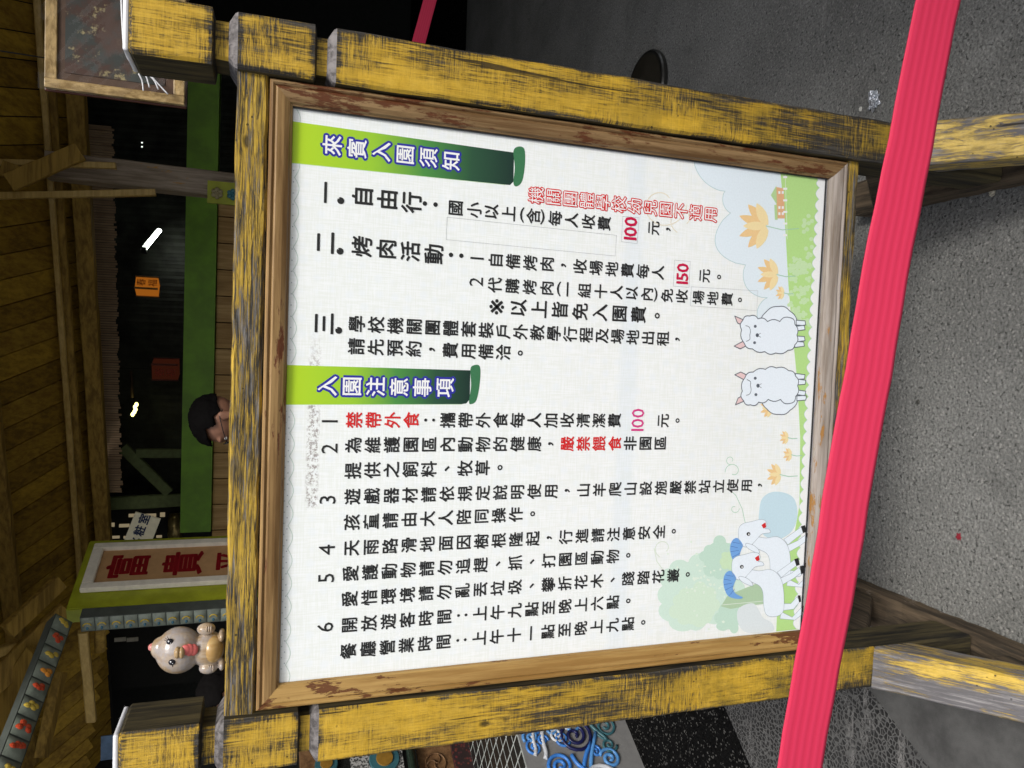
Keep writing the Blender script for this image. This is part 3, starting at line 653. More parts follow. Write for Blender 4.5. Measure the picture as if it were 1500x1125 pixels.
# green scroll headings
def scroll(corners, roll, nm):
    k = NM('ink_scroll_gradient'); zz = k.sep(k.tc.outputs['Object'])[2]
    z_hi = S(*corners[0])[1]; z_lo = S(*corners[1])[1]
    f = k.n('ShaderNodeMapRange'); k.t.links.new(zz, f.inputs[0]); f.inputs[1].default_value = z_hi; f.inputs[2].default_value = z_lo
    r = k.n('ShaderNodeValToRGB'); k.t.links.new(f.outputs[0], r.inputs[0]); e = r.color_ramp.elements
    e[0].position = 0; e[0].color = (0.44, 0.66, 0.02, 1); e[1].position = 1; e[1].color = (0.012, 0.035, 0.028, 1)
    for p_, c_ in ((0.35, (0.30, 0.56, 0.035, 1)), (0.58, (0.07, 0.27, 0.06, 1)), (0.80, (0.025, 0.085, 0.045, 1))):
        q = e.new(p_); q.color = c_
    m = k.done(r.outputs[0], 0.3, spec=0.35)
    px_poly('scroll_heading', [SP(corners)], m, 2)
    px_poly('scroll_roll', [SP(smooth(roll, 4))], ink('ink_scroll_roll', (0.04, 0.17, 0.075)), 3)
    px_poly('scroll_edge', line_poly(SP([corners[-1], corners[-2]]), 0.0015), ink('ink_scroll_edge', (0.55, 0.75, 0.5)), 1)
scroll([(423.6, 177), (753, 223.5), (752, 266), (747, 271), (740, 270.5), (422, 238)], [(752, 222), (758, 215), (768, 218), (769, 240), (765, 265), (757, 273), (752, 268), (754, 245)], 'a')
scroll([(419, 534.6), (689, 542.5), (688, 585), (683, 591), (676, 592), (416, 592.6)], [(689, 541), (694, 535), (703, 537), (703, 560), (698, 586), (690, 592), (687, 588), (690, 565)], 'b')

# lettering: glyph meshes from Blender's built-in font
_gl = {}
def glyph(ch, off, res=2):
    key = ch; off = 0.0
    if key not in _gl:
        cu = bpy.data.curves.new('g', 'FONT'); cu.body = ch; cu.offset = off; cu.resolution_u = res; cu.fill_mode = 'FRONT'
        ob = bpy.data.objects.new('g', cu); COL.objects.link(ob); bpy.context.view_layer.update()
        me = bpy.data.meshes.new_from_object(ob.evaluated_get(bpy.context.evaluated_depsgraph_get()))
        vs = [(v.co.x, v.co.y) for v in me.vertices]; fs = [tuple(p.vertices) for p in me.polygons]
        bpy.data.objects.remove(ob); bpy.data.curves.remove(cu); bpy.data.meshes.remove(me)
        xs = [v[0] for v in vs] or [0]; ys = [v[1] for v in vs] or [0]
        _gl[key] = (vs, fs, (min(xs) + max(xs)) / 2, (min(ys) + max(ys)) / 2, min(xs), max(xs))
    return _gl[key]
PUN = '。，、：()※'
_bd = {}
def bold(vs, fs, off):
    """ribbons along the outline of a glyph, which thicken its strokes with rounded ends"""
    cnt = {}
    for f in fs:
        for i in range(len(f)):
            e = (f[i], f[(i + 1) % len(f)]); k_ = (min(e), max(e)); cnt[k_] = cnt.get(k_, 0) + 1
    V = []; F = []; seen = set(); q = 0
    for (a, b), c_ in cnt.items():
        if c_ != 1: continue
        A, B_ = Vector(vs[a]), Vector(vs[b]); d = B_ - A
        if d.length < 1e-6: continue
        t = d.normalized(); n = Vector((-t.y, t.x)) * off; q = (q + 1) % 23; k0 = len(V)
        for p in (A - n, B_ - n, B_ + n, A + n): V.append((p.x, p.y, q))
        F.append((k0, k0 + 1, k0 + 2, k0 + 3))
        key = (round(A.x / (off * 0.8)), round(A.y / (off * 0.8)))
        if key not in seen:
            seen.add(key); q = (q + 1) % 23; k0 = len(V)
            for j in range(7): V.append((A.x + off * math.cos(j * 0.8976), A.y + off * math.sin(j * 0.8976), q))
            F.append(tuple(range(k0, k0 + 7)))
    return V, F
class Txt:
    def __init__(s): s.v = []; s.f = []
    def put(s, ch, u, z, size, off, dep, rot=0.0):
        vs, fs, mx, my, _, _ = glyph(ch, 0)
        if off > 0.003 and (ch, off) not in _bd: _bd[(ch, off)] = bold(vs, fs, off)
        sv, sf = _bd.get((ch, off), ([], []))
        if ch not in PUN and ord(ch) > 0x2e80: mx, my = 0.5, 0.38
        b = len(s.v); y = -0.0001 - 0.00004 * dep; c_, s_ = math.cos(rot), math.sin(rot)
        for (x, yy) in vs:
            X = (x - mx) * size; Zz = (yy - my) * size
            s.v.append((u + X * c_ - Zz * s_, y, z + X * s_ + Zz * c_))
        s.f += [tuple(b + i for i in f) for f in fs]
        b = len(s.v)
        for (x, yy, q) in sv:
            X = (x - mx) * size; Zz = (yy - my) * size
            s.v.append((u + X * c_ - Zz * s_, y + 0.00001 + q * 0.9e-6, z + X * s_ + Zz * c_))
        s.f += [tuple(b + i for i in f) for f in sf]
    def build(s, name, m, label, parent=None):
        me = bpy.data.meshes.new(name); me.from_pydata(s.v, [], s.f); me.update()
        flip = [p.index for p in me.polygons if p.normal.y > 0]
        if len(flip) > len(me.polygons) / 2: me.flip_normals()
        o = link(name, me, m, parent or panel); o['label'] = label; o['kind'] = 'stuff'; return o
BK, RD, CR, PK = Txt(), Txt(), Txt(), Txt()
def column(text, p0, p1, size, off=0.017, t=None, dep=16, red=(), xs=None):
    a = Vector(S(*p0)); b = Vector(S(*p1)); n = len(text)
    for i, ch in enumerate(text):
        q = a.lerp(b, i / (n - 1)) if xs is None else Vector(S(p0[0] + xs[i], p0[1] + (p1[1] - p0[1]) * xs[i] / (p1[0] - p0[0])))
        tt = RD if i in red else (t or BK)
        sz = size * (1.5 if ch == '※' else 1.0)
        tt.put(ch, q.x, q.y, sz, 0.006 if ch == '※' else off, dep, rot=-math.pi / 2 if ch in '()' else 0.0)
def single(ch, p, size, off=0.017, t=None, dep=16, sx=None):
    q = S(*p); (t or BK).put(ch, q[0], q[1], size, off, dep)
def word(txt, p, size, off, t, dep=16):          # upright word reading across the board
    q = S(*p); wds = []; x = 0
    for ch in txt:
        _, _, _, _, x0, x1 = glyph(ch, off); wds.append((x - x0 * 0, (x0 + x1) / 2 + x)); x += (x1 - x0) + 0.07
    tot = x - 0.07
    for ch, (_, c_) in zip(txt, wds):
        _, _, _, my, x0, x1 = glyph(ch, off); t.put(ch, q[0] + (c_ - x0 - tot / 2) * size, q[1], size, off, dep)
B = 0.0285
single('一', (477, 282), 0.034, 0.02); single('.', (499, 294), 0.05, 0.05); column('自由行', (531, 288), (602.7, 296.5), 0.0345, 0.022); single('：', (630, 299), 0.036, 0.03)
column('國小以上(含)每人收費', (667, 304.7), (884.8, 327.3), 0.0265, 0.019, xs=[0, 27.5, 52.3, 78, 97.5, 114, 127.5, 146, 170, 194.6, 217.8])
word('100', (923.5, 334.6), 0.035, 0.02, CR); single('元', (957, 334), 0.026, 0.018); single('，', (978.7, 336), 0.026)
column('機關團體學校幼兒園不適用', (785.3, 286), (1040.4, 314), 0.0290, 0.062, t=RD, dep=14)
WH = Txt(); column('機關團體學校幼兒園不適用', (785.3, 286), (1040.4, 314), 0.0290, 0.0, t=WH, dep=16)
single('二', (476, 355.5), 0.036, 0.02); single('.', (498, 368), 0.05, 0.05); column('烤肉活動', (530, 361), (635.2, 372), 0.0335, 0.021); single('：', (668, 374), 0.036, 0.03)
single('1', (698.7, 378.5), 0.034, 0.0); column('自備烤肉，收場地費每人', (725.9, 381.2), (963.6, 399.2), 0.0268, 0.019)
word('150', (999.6, 400.9), 0.034, 0.02, CR); single('元', (1031.5, 404), 0.026, 0.018); single('。', (1053, 405.7), 0.026)
single('2', (697.3, 412.7), 0.034, 0.0)
column('代購烤肉(一組十人以內)免收場地費。', (724.8, 417.5), (1083.6, 439.3), 0.0262, 0.019, xs=[0, 25.3, 50.7, 76, 93.5, 106.5, 131, 155, 178, 200, 222.5, 235.5, 252, 273.6, 298, 319, 340, 358.8])
column('※以上皆免入園費。', (727.5, 449.5), (962.5, 462.5), 0.0315, 0.020)
single('三', (474.3, 473.8), 0.036, 0.02); single('.', (496, 484), 0.05, 0.05)
column('學校機關團體套裝戶外教學行程及場地出租，', (522.5, 474.4), (992.2, 497), 0.0275, 0.019)
column('請先預約，費用備洽。', (521.7, 507.4), (761.9, 517.2), 0.0275, 0.019)
single('1', (483, 617), 0.036, 0.0); column('禁帶外食：攜帶外食每人加收清潔費', (518.6, 615.1), (899.8, 615.7), 0.0272, 0.019, red=(0, 1, 2, 3))
word('100', (934, 615), 0.036, 0.004, PK); single('元', (970.8, 616.2), 0.0265, 0.018); single('。', (992.2, 616), 0.026)
single('2', (482.5, 657), 0.036, 0.0); column('為維護園區內動物的健康，嚴禁餵食非園區', (517.3, 651.8), (966.9, 649.2), 0.0272, 0.019, red=(12, 13, 14, 15))
column('提供之飼料、牧草。', (516.8, 689.2), (732.2, 684.8), 0.0275, 0.019)
single('3', (479.8, 732), 0.036, 0.0); column('遊戲器材請依規定說明使用，山羊爬山設施嚴禁站立使用，', (515.9, 727.5), (1113, 710.6), 0.0268, 0.019)
column('孩童請由大人陪同操作。', (515, 765), (780, 752.5), 0.0268, 0.019)
single('4', (478.6, 805.3), 0.036, 0.0); column('天雨路滑地面因樹根隆起，行進請注意安全。', (514.4, 802.7), (986.7, 778.1), 0.0268, 0.019)
single('5', (477.8, 846.7), 0.036, 0.0); column('愛護動物請勿追趕、抓、打園區動物。', (513.3, 840), (920, 813.3), 0.0268, 0.019)
column('愛惜環境請勿亂丟垃圾、攀折花木、踐踏花叢。', (512, 877.2), (1007.2, 841.3), 0.0268, 0.019)
single('6', (476.3, 918.6), 0.036, 0.0); column('開放遊客時間：上午九點至晚上六點。', (511.5, 915.3), (920, 880), 0.0268, 0.019)
column('餐廳營業時間：上午十一點至晚上九點。', (510, 953.5), (941.9, 911.5), 0.0268, 0.019)
HB, HW = Txt(), Txt()
for off, t_, dep in ((0.125, HB, 5), (0.014, HW, 7)):
    column('來賓入園須知', (486.7, 212.7), (660.8, 235.3), 0.0315, off, t=t_, dep=dep)
    column('入園注意事項', (479.4, 565.4), (651.4, 568), 0.0325, off, t=t_, dep=dep)
BK.build('lettering', I_black, 'black rules lettering in vertical columns'); RD.build('lettering', I_red, 'red lettering and red outlines'); CR.build('lettering', I_crim, 'crimson price figures'); PK.build('lettering', I_pink, 'pink price figure')
WH.build('lettering', I_white, 'white lettering inside red outlines'); HB.build('lettering', I_blue, 'navy outline of the two headings'); HW.build('lettering', I_white, 'white heading lettering')
rects = [[(654.7, 318), (902.7, 344.7), (901, 375), (653.5, 351)], [(912, 317), (936, 319), (933, 357), (910, 354)], [(988, 381), (1011, 383), (1009, 421), (986, 419)], [(1012.5, 420), (1110, 426), (1108, 455), (1011, 448)]]
px_poly('pasted_strip', sum([line_poly(SP(r), 0.0005, True) for r in rects], []), I_faint, 9)

# ------------------------------------------------------------------ barrier tape in front
k = NM('red_belt'); zc = k.sep(k.tc.outputs['UV'])
ribs = k.n('ShaderNodeMath', operation='SINE'); k.t.links.new(k.math('MULTIPLY', zc[1], 2 * math.pi * 6), ribs.inputs[0])
wv = k.noise(k.co((900, 900, 900)), 1, 2, 0.5); dirt = k.noise(k.co((14, 14, 14)), 1, 4, 0.6)
colb = k.mix(k.ramp(ribs.outputs[0], -0.6, 0.9), (0.60, 0.028, 0.082), (0.645, 0.034, 0.096)); colb = k.mix(k.ramp(dirt, 0.66, 0.78, 0, 0.3), colb, (0.22, 0.05, 0.05))
M_belt = k.done(colb, 0.62, k.bump(k.math('ADD', k.math('MULTIPLY', ribs.outputs[0], 0.5), k.math('MULTIPLY', wv, 0.15)), 0.0005, 0.45), spec=0.3)
def belt(name, pts, wd, label, group=None, th=0.0016):
    """pts: list of (centre, up vector)"""
    vs = []; fs = []; uv = []; n = 12
    for i, (p, up) in enumerate(pts):
        for j in range(n + 1):
            t = j / n - 0.5; rib = 0.00018 * math.sin(2 * math.pi * 6 * (t + 0.5))
            vs.append(p + up * wd * t + Vector((0, -th / 2 - rib, 0)))
        for j in range(n + 1):
            t = j / n - 0.5; vs.append(p + up * wd * t + Vector((0, th / 2, 0)))
    N = 2 * (n + 1)
    for i in range(len(pts) - 1):
        for j in range(N):
            j2 = (j + 1) % N if j != n else N - 1
            a, b = i * N, (i + 1) * N
            if j < n: fs.append((a + j, a + j + 1, b + j + 1, b + j))
            elif j > n: fs.append((a + j - 1 + 0, a + j, b + j, b + j - 1)) if j > n + 1 else None
        fs.append((i * N, (i + 1) * N, (i + 1) * N + n + 1, i * N + n + 1)); fs.append((i * N + n, i * N + N - 1, (i + 1) * N + N - 1, (i + 1) * N + n))
    me = bpy.data.meshes.new(name); me.from_pydata([tuple(v) for v in vs], [], fs); me.update()
    ul = me.uv_layers.new(name='UVMap')
    for l in me.loops:
        vi = l.vertex_index; j = vi % N; j = j if j <= n else j - n - 1; ul.data[l.index].uv = ((vi // N) * 0.1, j / n)
    me.shade_smooth(); bmm = bmesh.new(); bmm.from_mesh(me); bmesh.ops.recalc_face_normals(bmm, faces=bmm.faces); bmm.to_mesh(me); bmm.free()
    return me
YB = -0.45
ca, cb, cc = at(1375, 0, YB), at(1271, 562, YB), at(1167, 1125, YB)
e0, e1 = at(1345, 0, YB), at(1406, 0, YB); bw = (e0 - e1).length * 0.985
pts = []
for i in range(81):
    t = -1.3 + 3.4 * i / 80
    l0 = (1 - t) * (1 - 2 * t); l1 = 4 * t * (1 - t); l2 = t * (2 * t - 1)
    p_ = ca * l0 + cb * l1 + cc * l2; p_.y = YB + 0.004 * math.sin(t * 5)
    up = Vector((0.16, 0.10 * math.sin(t * 3.0), 1)).normalized(); pts.append((p_ + Vector((0, 0, 0.0010 * math.sin(t * 23) + 0.0006 * math.sin(t * 61))), up))
me = belt('barrier_belt', pts, bw, '')
tag(link('barrier_belt', me, M_belt), 'wide bright red ribbed barrier belt stretched across the front of the notice board', 'barrier belt', 'red barrier belts')
# stanchion behind, its belt running off to the right
M_stan = plain('stanchion_black', (0.02, 0.02, 0.02), 0.35); M_rim = plain('stanchion_rim', (0.07, 0.07, 0.065), 0.3, 0.8)
sp = Vector((1.675, 1.68, 0)); st = empty('stanchion', sp, 'black belt stanchion with a round base behind the right post of the board', 'stanchion')
bm = bmesh.new(); add_lathe(bm, sp, [(0.15, 0.0), (0.158, 0.008), (0.158, 0.022), (0.150, 0.027), (0.06, 0.034), (0.03, 0.04)], 48); from_bm('base', bm, plain('stanchion_base', (0.03, 0.027, 0.02), 0.4), st, smooth=False)
bm = bmesh.new(); add_lathe(bm, sp, [(0.155, 0.0015), (0.1605, 0.003), (0.1615, 0.019), (0.157, 0.0255), (0.1545, 0.0275)], 48); from_bm('rim', bm, M_rim, st)
bm = bmesh.new(); add_tube(bm, [sp + Vector((0, 0, 0.03)), sp + Vector((0, 0, 0.93))], 0.024, 20); from_bm('pole', bm, M_stan, st)
bm = bmesh.new(); add_lathe(bm, sp + Vector((0, 0, 0.93)), [(0.03, 0.0), (0.033, 0.01), (0.033, 0.12), (0.03, 0.13), (0.01, 0.135)], 24); from_bm('belt_head', bm, M_stan, st)
A_ = Vector((1.708, 1.67, 1.0)); B_ = at(630, 0, 1.75); dB = B_ - A_; pts = [(A_ + dB * t, Vector((0, 0, 1))) for t in [i * 0.5 for i in range(24)]]
me = belt('barrier_belt', pts, 0.052, ''); tag(link('barrier_belt', me, M_belt), 'dark red belt in the shade running right from the stanchion behind the board', 'barrier belt', 'red barrier belts')
#%%SECTION-BACK
# ------------------------------------------------------------------ the open shed behind
M_plank = [bare_wood('ceiling_plank_%d' % i, 1, c1, c2, 0.7, 2, 40, 0.002) for i, (c1, c2) in enumerate([((0.22, 0.125, 0.012), (0.44, 0.27, 0.028)), ((0.14, 0.078, 0.008), (0.30, 0.175, 0.018)), ((0.20, 0.11, 0.012), (0.38, 0.235, 0.028))])]
M_beamw = bare_wood('roof_timber', 0, (0.17, 0.10, 0.018), (0.40, 0.25, 0.05), 0.7, 3, 40, 0.002)
M_shed_dark = plain('shed_darkness_paint', (0.012, 0.012, 0.011), 0.9)  # near-black colour that paints in the darkness of the shed
M_green = plain('green_paint', (0.12, 0.27, 0.006), 0.45, nz=0.2, sc=6, bump=0.001)
M_olive = plain('olive_paint', (0.33, 0.36, 0.018), 0.45, nz=0.18, sc=8, bump=0.001)
O = Vector((2.40, 3.70, 2.83))
E1 = Vector((-0.95, 0.31, 0)).normalized(); E2 = Vector((0.28, 0.86, -0.42)); E2 = (E2 - E1 * E2.dot(E1)).normalized(); EN = E1.cross(E2)
if EN.z < 0: EN = -EN
def RP(u, v, h=0.0): return O + E1 * u + E2 * v + EN * h     # u along the purlins (leftwards), v down the slope, h above the boards
def rbox(bm, u0, u1, v0, v1, h0, h1, mi=0):
    q = [bm.verts.new(RP(u, v, h)) for h in (h0, h1) for v in (v0, v1) for u in (u0, u1)]
    for f in ((0, 1, 3, 2), (4, 5, 7, 6), (0, 1, 5, 4), (2, 3, 7, 6), (0, 2, 6, 4), (1, 3, 7, 5)): bm.faces.new([q[i] for i in f]).material_index = mi
bm = bmesh.new(); rbox(bm, -3.2, 6.5, -3.1, 0.36, 0.02, 0.05); ceil = tag(from_bm('ceiling', bm, M_shed_dark), kind='structure')
random.seed(5); u = -3.0; i = 0
while u < 5.6:
    wd = 0.150 + random.uniform(-0.006, 0.006)
    bm = bmesh.new(); h0 = random.uniform(-0.006, 0.0); rbox(bm, u, u + wd - 0.007, -3.05, 0.30 + random.uniform(-0.01, 0.01), h0, 0.017)
    from_bm('plank', bm, M_plank[i % 3 if random.random() < .7 else random.randint(0, 2)], ceil); u += wd; i += 1
def timber(name, a, b, wx, wy, label, m=None, cat='roof timber', side=(0, 0, 1), group='roof timbers'):
    bm = bmesh.new(); L = (b - a).length; add_beam(bm, a, b, wx, wy, side, max(2, int(L / 0.15)), 0.006, 0.006, 0, a.x)
    return tag(from_bm(name, bm, m or M_beamw), label, cat, group)
M_bamb = bare_wood('bamboo_skin', 0, (0.38, 0.25, 0.07), (0.55, 0.38, 0.13), 0.35, 3, 60, 0.0005)
timber('bamboo_pole', RP(-2.9, 0.0, -0.05), RP(4.4, 0.0, -0.05), 0.035, 0.035, 'thin pale bamboo pole running the whole width under the plank ceiling', M_bamb, 'pole')
timber('roof_batten', RP(-2.9, 0.07, -0.04), RP(4.4, 0.08, -0.04), 0.05, 0.05, 'dark batten beside the thin pale bamboo pole under the ceiling')
timber('roof_purlin', RP(-2.9, 0.22, -0.08), RP(4.3, 0.24, -0.08), 0.10, 0.10, 'broad ochre purlin just above the slatted blind')
timber('roof_purlin', RP(0.6, -0.62, -0.05), RP(5.4, -0.62, -0.05), 0.10, 0.07, 'ochre purlin across the planks at the far left edge of the photo')
# flat inner roof of the hall beyond the low edge of the planks
R0, R1 = RP(-3.3, 0.37, 0.05), RP(6.8, 0.37, 0.05)
from_roof = [R0, R1, Vector((R1.x, R1.y, 3.3)), Vector((R0.x, R0.y, 3.3)), Vector((R1.x - 0.5, 7.75, 3.3)), Vector((R0.x + 0.5, 7.75, 3.3))]
tag(from_py('hall_roof', from_roof, [(0, 1, 2, 3), (3, 2, 4, 5)], M_shed_dark), kind='structure')
# unseen sheet added to shade the ground on the right
blocker = tag(box('light_blocker', (2.15, -3.5, 3.0), (7.5, 2.9, 3.06), M_shed_dark), 'unseen dark sheet added to shade the ground right of the board', 'light_blocker')
# unseen board added along the roof's front edge to darken the hall
bm = bmesh.new(); f0 = RP(-3.2, -3.12); f1 = RP(6.5, -3.12)
add_beam(bm, f0 - Vector((0, 0, 0.50)), f1 - Vector((0, 0, 0.50)), 1.05, 0.04, (0, 0, 1)); tag(from_bm('sky_baffle', bm, M_shed_dark), 'unseen dark board added along the front edge of the shed roof to cut sky light', 'sky_baffle')
sheet('hall_floor_shade', [(-6, 4.9), (8, 4.9), (8, 7.6), (-6, 7.6)], 0.006, M_dark)  # black sheet painting the hall's darkness onto the floor
# back and side walls of the dark hall
def wall(name, lo, hi, m, label, cat='wall'): return tag(box(name, lo, hi, m), label, cat)
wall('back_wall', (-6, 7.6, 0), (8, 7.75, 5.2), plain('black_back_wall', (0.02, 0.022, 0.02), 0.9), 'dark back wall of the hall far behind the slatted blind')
wall('side_wall', (-6.1, 2.6, 0), (-6, 7.6, 5.2), M_shed_dark, 'dark side wall at the far left of the hall')
wall('side_wall', (5.0, 2.2, 0), (5.1, 7.6, 5.2), M_shed_dark, 'dark side wall at the far right of the hall')
# corrugated inner lining with the lamp on it
bm = bmesh.new(); n = 150
for i in range(n):
    x0 = -1.9 + i * 0.034; a = 0.004 if i % 2 else 0.0
    q = [bm.verts.new(v) for v in ((x0, 6.2 + a, 1.55), (x0 + 0.034, 6.21 - a, 1.55), (x0 + 0.034, 6.6 - a, 3.3), (x0, 6.59 + a, 3.3))]
    bm.faces.new(q)
lin = tag(from_bm('corrugated_lining', bm, plain('dark_corrugated', (0.030, 0.033, 0.026), 0.6, nz=0.6, sc=5)), 'dark corrugated sheet behind the lit tube lamp', 'corrugated sheet')
# tube lamp
a, b = at(234, 337, 6.12), at(211, 365, 6.02)
lamp = empty('tube_lamp', (a + b) / 2, 'lit white fluorescent tube on the dark corrugated sheet', 'lamp')
bm = bmesh.new(); add_tube(bm, [a, b], 0.019, 12); from_bm('tube', bm, glow('tube_glow', (0.93, 1.0, 0.86), 14), lamp)
bm = bmesh.new(); add_beam(bm, a + Vector((0.0, 0.05, 0.02)), b + Vector((0.0, 0.05, 0.02)), 0.05, 0.03, (0, 1, 0)); from_bm('fitting', bm, M_white, lamp)
bm = bmesh.new(); add_box(bm, b - Vector((0.035, 0.02, 0.02)), b + Vector((0.02, 0.05, 0.02)), 0.004); from_bm('lamp_holder', bm, M_shed_dark, lamp)
c = at(198, 600, 6.0)
bm = bmesh.new()
for i in range(5): add_ball(bm, c + Vector((0.045 - i * 0.022, 0, 0.006 * math.sin(i * 2) + i * 0.006 - .01)), (0.020, 0.02, 0.015), 8, 6)
tag(from_bm('yellow_lamp', bm, glow('yellow_glow', (1.0, 0.93, 0.30), 3.5)), 'small glowing yellow lamp deep in the dark hall', 'lamp')
bm = bmesh.new(); add_tube(bm, [c + Vector((0.1, 0.03, 0.03)), c + Vector((0.34, 0.03, 0.04))], 0.012, 8); tag(from_bm('dangling_cord', bm, plain('brown_cord', (0.06, 0.03, 0.015))), 'thin brown cord beside the small yellow lamp', 'cord')
for i, (x, y) in enumerate(((214, 261), (208, 209), (208, 215))):
    q = at(x, y, 6.0); 
    bm = bmesh.new(); add_ball(bm, q, 0.007 if i else 0.012, 8, 6); tag(from_bm('tiny_light', bm, glow('tiny_glow_%d' % i, (0.8, 0.9, 0.8), 1.5 if i else 0.25)), ['faint square indicator light in the dark hall', 'upper of two tiny white lights in the dark hall', 'lower of two tiny white lights in the dark hall'][i], 'light')
# hanging paper lantern boxes
def lantern(px, m_side, m_face, rz, label, w_=0.19, h_=0.15, dim=1.0):
    q = at(px[0], px[1], 5.7); r = empty('paper_lantern', q, label, 'lantern', 'paper box lanterns hung in the hall')
    bm = bmesh.new(); add_box(bm, (-w_ / 2, -w_ / 2, -h_ ), (w_ / 2, w_ / 2, h_), 0.003)
    o = from_bm('lantern_box', bm, m_face, r, world=False); 
    for sx in (-1, 1):
        for sy in (-1, 1):
            bm = bmesh.new(); add_box(bm, (sx * w_ / 2 - 0.006, sy * w_ / 2 - 0.006, -h_ - 0.004), (sx * w_ / 2 + 0.006, sy * w_ / 2 + 0.006, h_ + 0.004)); from_bm('corner_strip', bm, m_side, r, world=False)
    t = Txt(); 
    for ch, zz in (('春', 0.042), ('福', -0.045)): t.put(ch, 0.0, zz, 0.075, 0.004, 0)
    o2 = t.build('lettering', ink('lantern_ink', (0.35, 0.03, 0.01)), 'dark red character', r); o2.matrix_parent_inverse = Matrix.Identity(4)
    o2.location = (0, -w_ / 2 - 0.002, 0)
    bm = bmesh.new(); add_tube(bm, [(0, 0, h_), (0, 0, h_ + 0.7)], 0.003, 6); from_bm('cord', bm, M_shed_dark, r, world=False)
    r.rotation_euler = (0, 0, rz)
lantern((216, 420), plain('lantern_tan', (0.4, 0.22, 0.08)), glow('lantern_orange', (0.75, 0.22, 0.02), 0.36), 0.55, 'orange box lantern hanging below the lit tube lamp', 0.115, 0.085)
lantern((243, 541), plain('lantern_red_frame', (0.12, 0.03, 0.02)), glow('lantern_dim_red', (0.14, 0.030, 0.014), 0.18), -0.35, 'dim red box lantern left of the orange lantern and above the dark haired head', 0.14, 0.10)
# long slatted blind
q0, q1, q2, q3 = at(110, 180, 5.0), at(165, 185, 5.0), at(178, 722, 5.0), at(140, 722, 5.0)
bm = bmesh.new(); n = 150; random.seed(2)
for i in range(n):
    t = i / n; t2 = (i + 0.8) / n
    a = q0.lerp(q3, t); b = q1.lerp(q2, t); c = q1.lerp(q2, t2); d = q0.lerp(q3, t2); y = random.uniform(-0.006, 0.006)
    for v in (a, b, c, d): v.y += y
    e = Vector((0, 0.01, 0)); b.z += random.uniform(-0.012, 0.012); c.z = b.z
    V = [bm.verts.new(v) for v in (a, b, c, d, a + e, b + e, c + e, d + e)]
    for f in ((0, 1, 2, 3), (7, 6, 5, 4), (0, 1, 5, 4), (2, 3, 7, 6), (1, 2, 6, 5), (0, 3, 7, 4)): bm.faces.new([V[k_] for k_ in f])
blind = empty('slatted_blind', (1.0, 5.0, 2.4), 'long brown blind of thin upright slats hanging under the roof edge', 'blind')
tag(from_bm('slat', bm, bare_wood('blind_slat', 0, (0.26, 0.17, 0.10), (0.44, 0.31, 0.19), 0.7, 40, 3, 0.001), blind), kind='stuff')
bm = bmesh.new(); add_beam(bm, q0 + Vector((0.05, -0.01, 0)), q3 + Vector((-0.05, -0.01, 0)), 0.03, 0.03, (0, 1, 0)); from_bm('rail', bm, M_beamw, blind)
# green beam and plank wall
g0, g1 = at(267, 60, 5.0), at(271, 778, 5.0)
gb = tag(box('green_beam', (g1.x, 4.95, 1.905), (g0.x + 0.1, 5.15, 2.125), M_green), 'long dark green beam running across above the plank wall', 'beam')
M_wp = [bare_wood('wall_plank_%d' % i, 2, c1, c2, 0.6, 2, 40, 0.001) for i, (c1, c2) in enumerate([((0.34, 0.20, 0.07), (0.55, 0.36, 0.15)), ((0.29, 0.165, 0.055), (0.48, 0.30, 0.11))])]
wallp = tag(box('plank_wall', (-1.4, 5.06, 0.0), (1.72, 5.12, 1.905), M_shed_dark), 'wall of upright brown planks under the green beam', 'wall')
x = 1.70; i = 0
while x > -1.35:
    bm = bmesh.new(); add_box(bm, (x - 0.198, 5.02, 0.02), (x, 5.055, 1.90), 0.003); from_bm('plank', bm, M_wp[i % 2], wallp); x -= 0.205; i += 1
# dim green framework
M_dgreen = plain('dim_green_frame', (0.11, 0.14, 0.05), 0.7)
for (a, b, wd, lab) in (((200, 664), (268, 664), 0.07, 'short dim green rail between the lantern and the restroom sign'), ((180, 655), (248, 722), 0.08, 'dim green diagonal brace left of the blind end'), ((146, 738), (268, 732), 0.10, 'dim green post beside the lit window slots')):
    timber('green_rail', at(*a, 5.3), at(*b, 5.3), wd, 0.05, lab, M_dgreen, 'rail', side=(1, 0, 0), group='dim green rails')
# window slots beyond
win = empty('window_wall', (-1.0, 5.9, 2.2), 'black wall with small lit window slots beside the restroom sign', 'window')
box('wall', (-2.6, 6.0, 1.0), (-0.85, 6.08, 3.1), M_shed_dark, win)
for (x, y, w_, h_) in ((197, 755, 17, 4), (220, 755, 17, 4), (238, 754, 7, 6), (159, 769, 17, 5), (182, 770, 15, 4), (168, 787, 14, 3), (186, 787, 10, 3), (233, 786, 8, 3)):
    a = at(x - w_ / 2, y - h_ / 2, 5.985); b = at(x + w_ / 2, y + h_ / 2, 5.985)
    bm = bmesh.new(); add_box(bm, (min(a.x, b.x), 5.982, min(a.z, b.z)), (max(a.x, b.x), 5.995, max(a.z, b.z))); from_bm('slot', bm, glow('slot_glow', (0.50, 0.40, 0.24), 0.42), win)
a = at(248, 752, 5.9); b = at(266, 790, 5.9); bm = bmesh.new(); add_tube(bm, [Vector(((a.x + b.x) / 2, 5.9, b.z)), Vector(((a.x + b.x) / 2, 5.9, a.z))], abs(a.x - b.x) / 2, 20)
tag(from_bm('brass_drum', bm, plain('brass', (0.42, 0.32, 0.13), 0.3, 0.7, sc=12, nz=0.4)), 'short brass coloured drum beside the green column', 'drum')

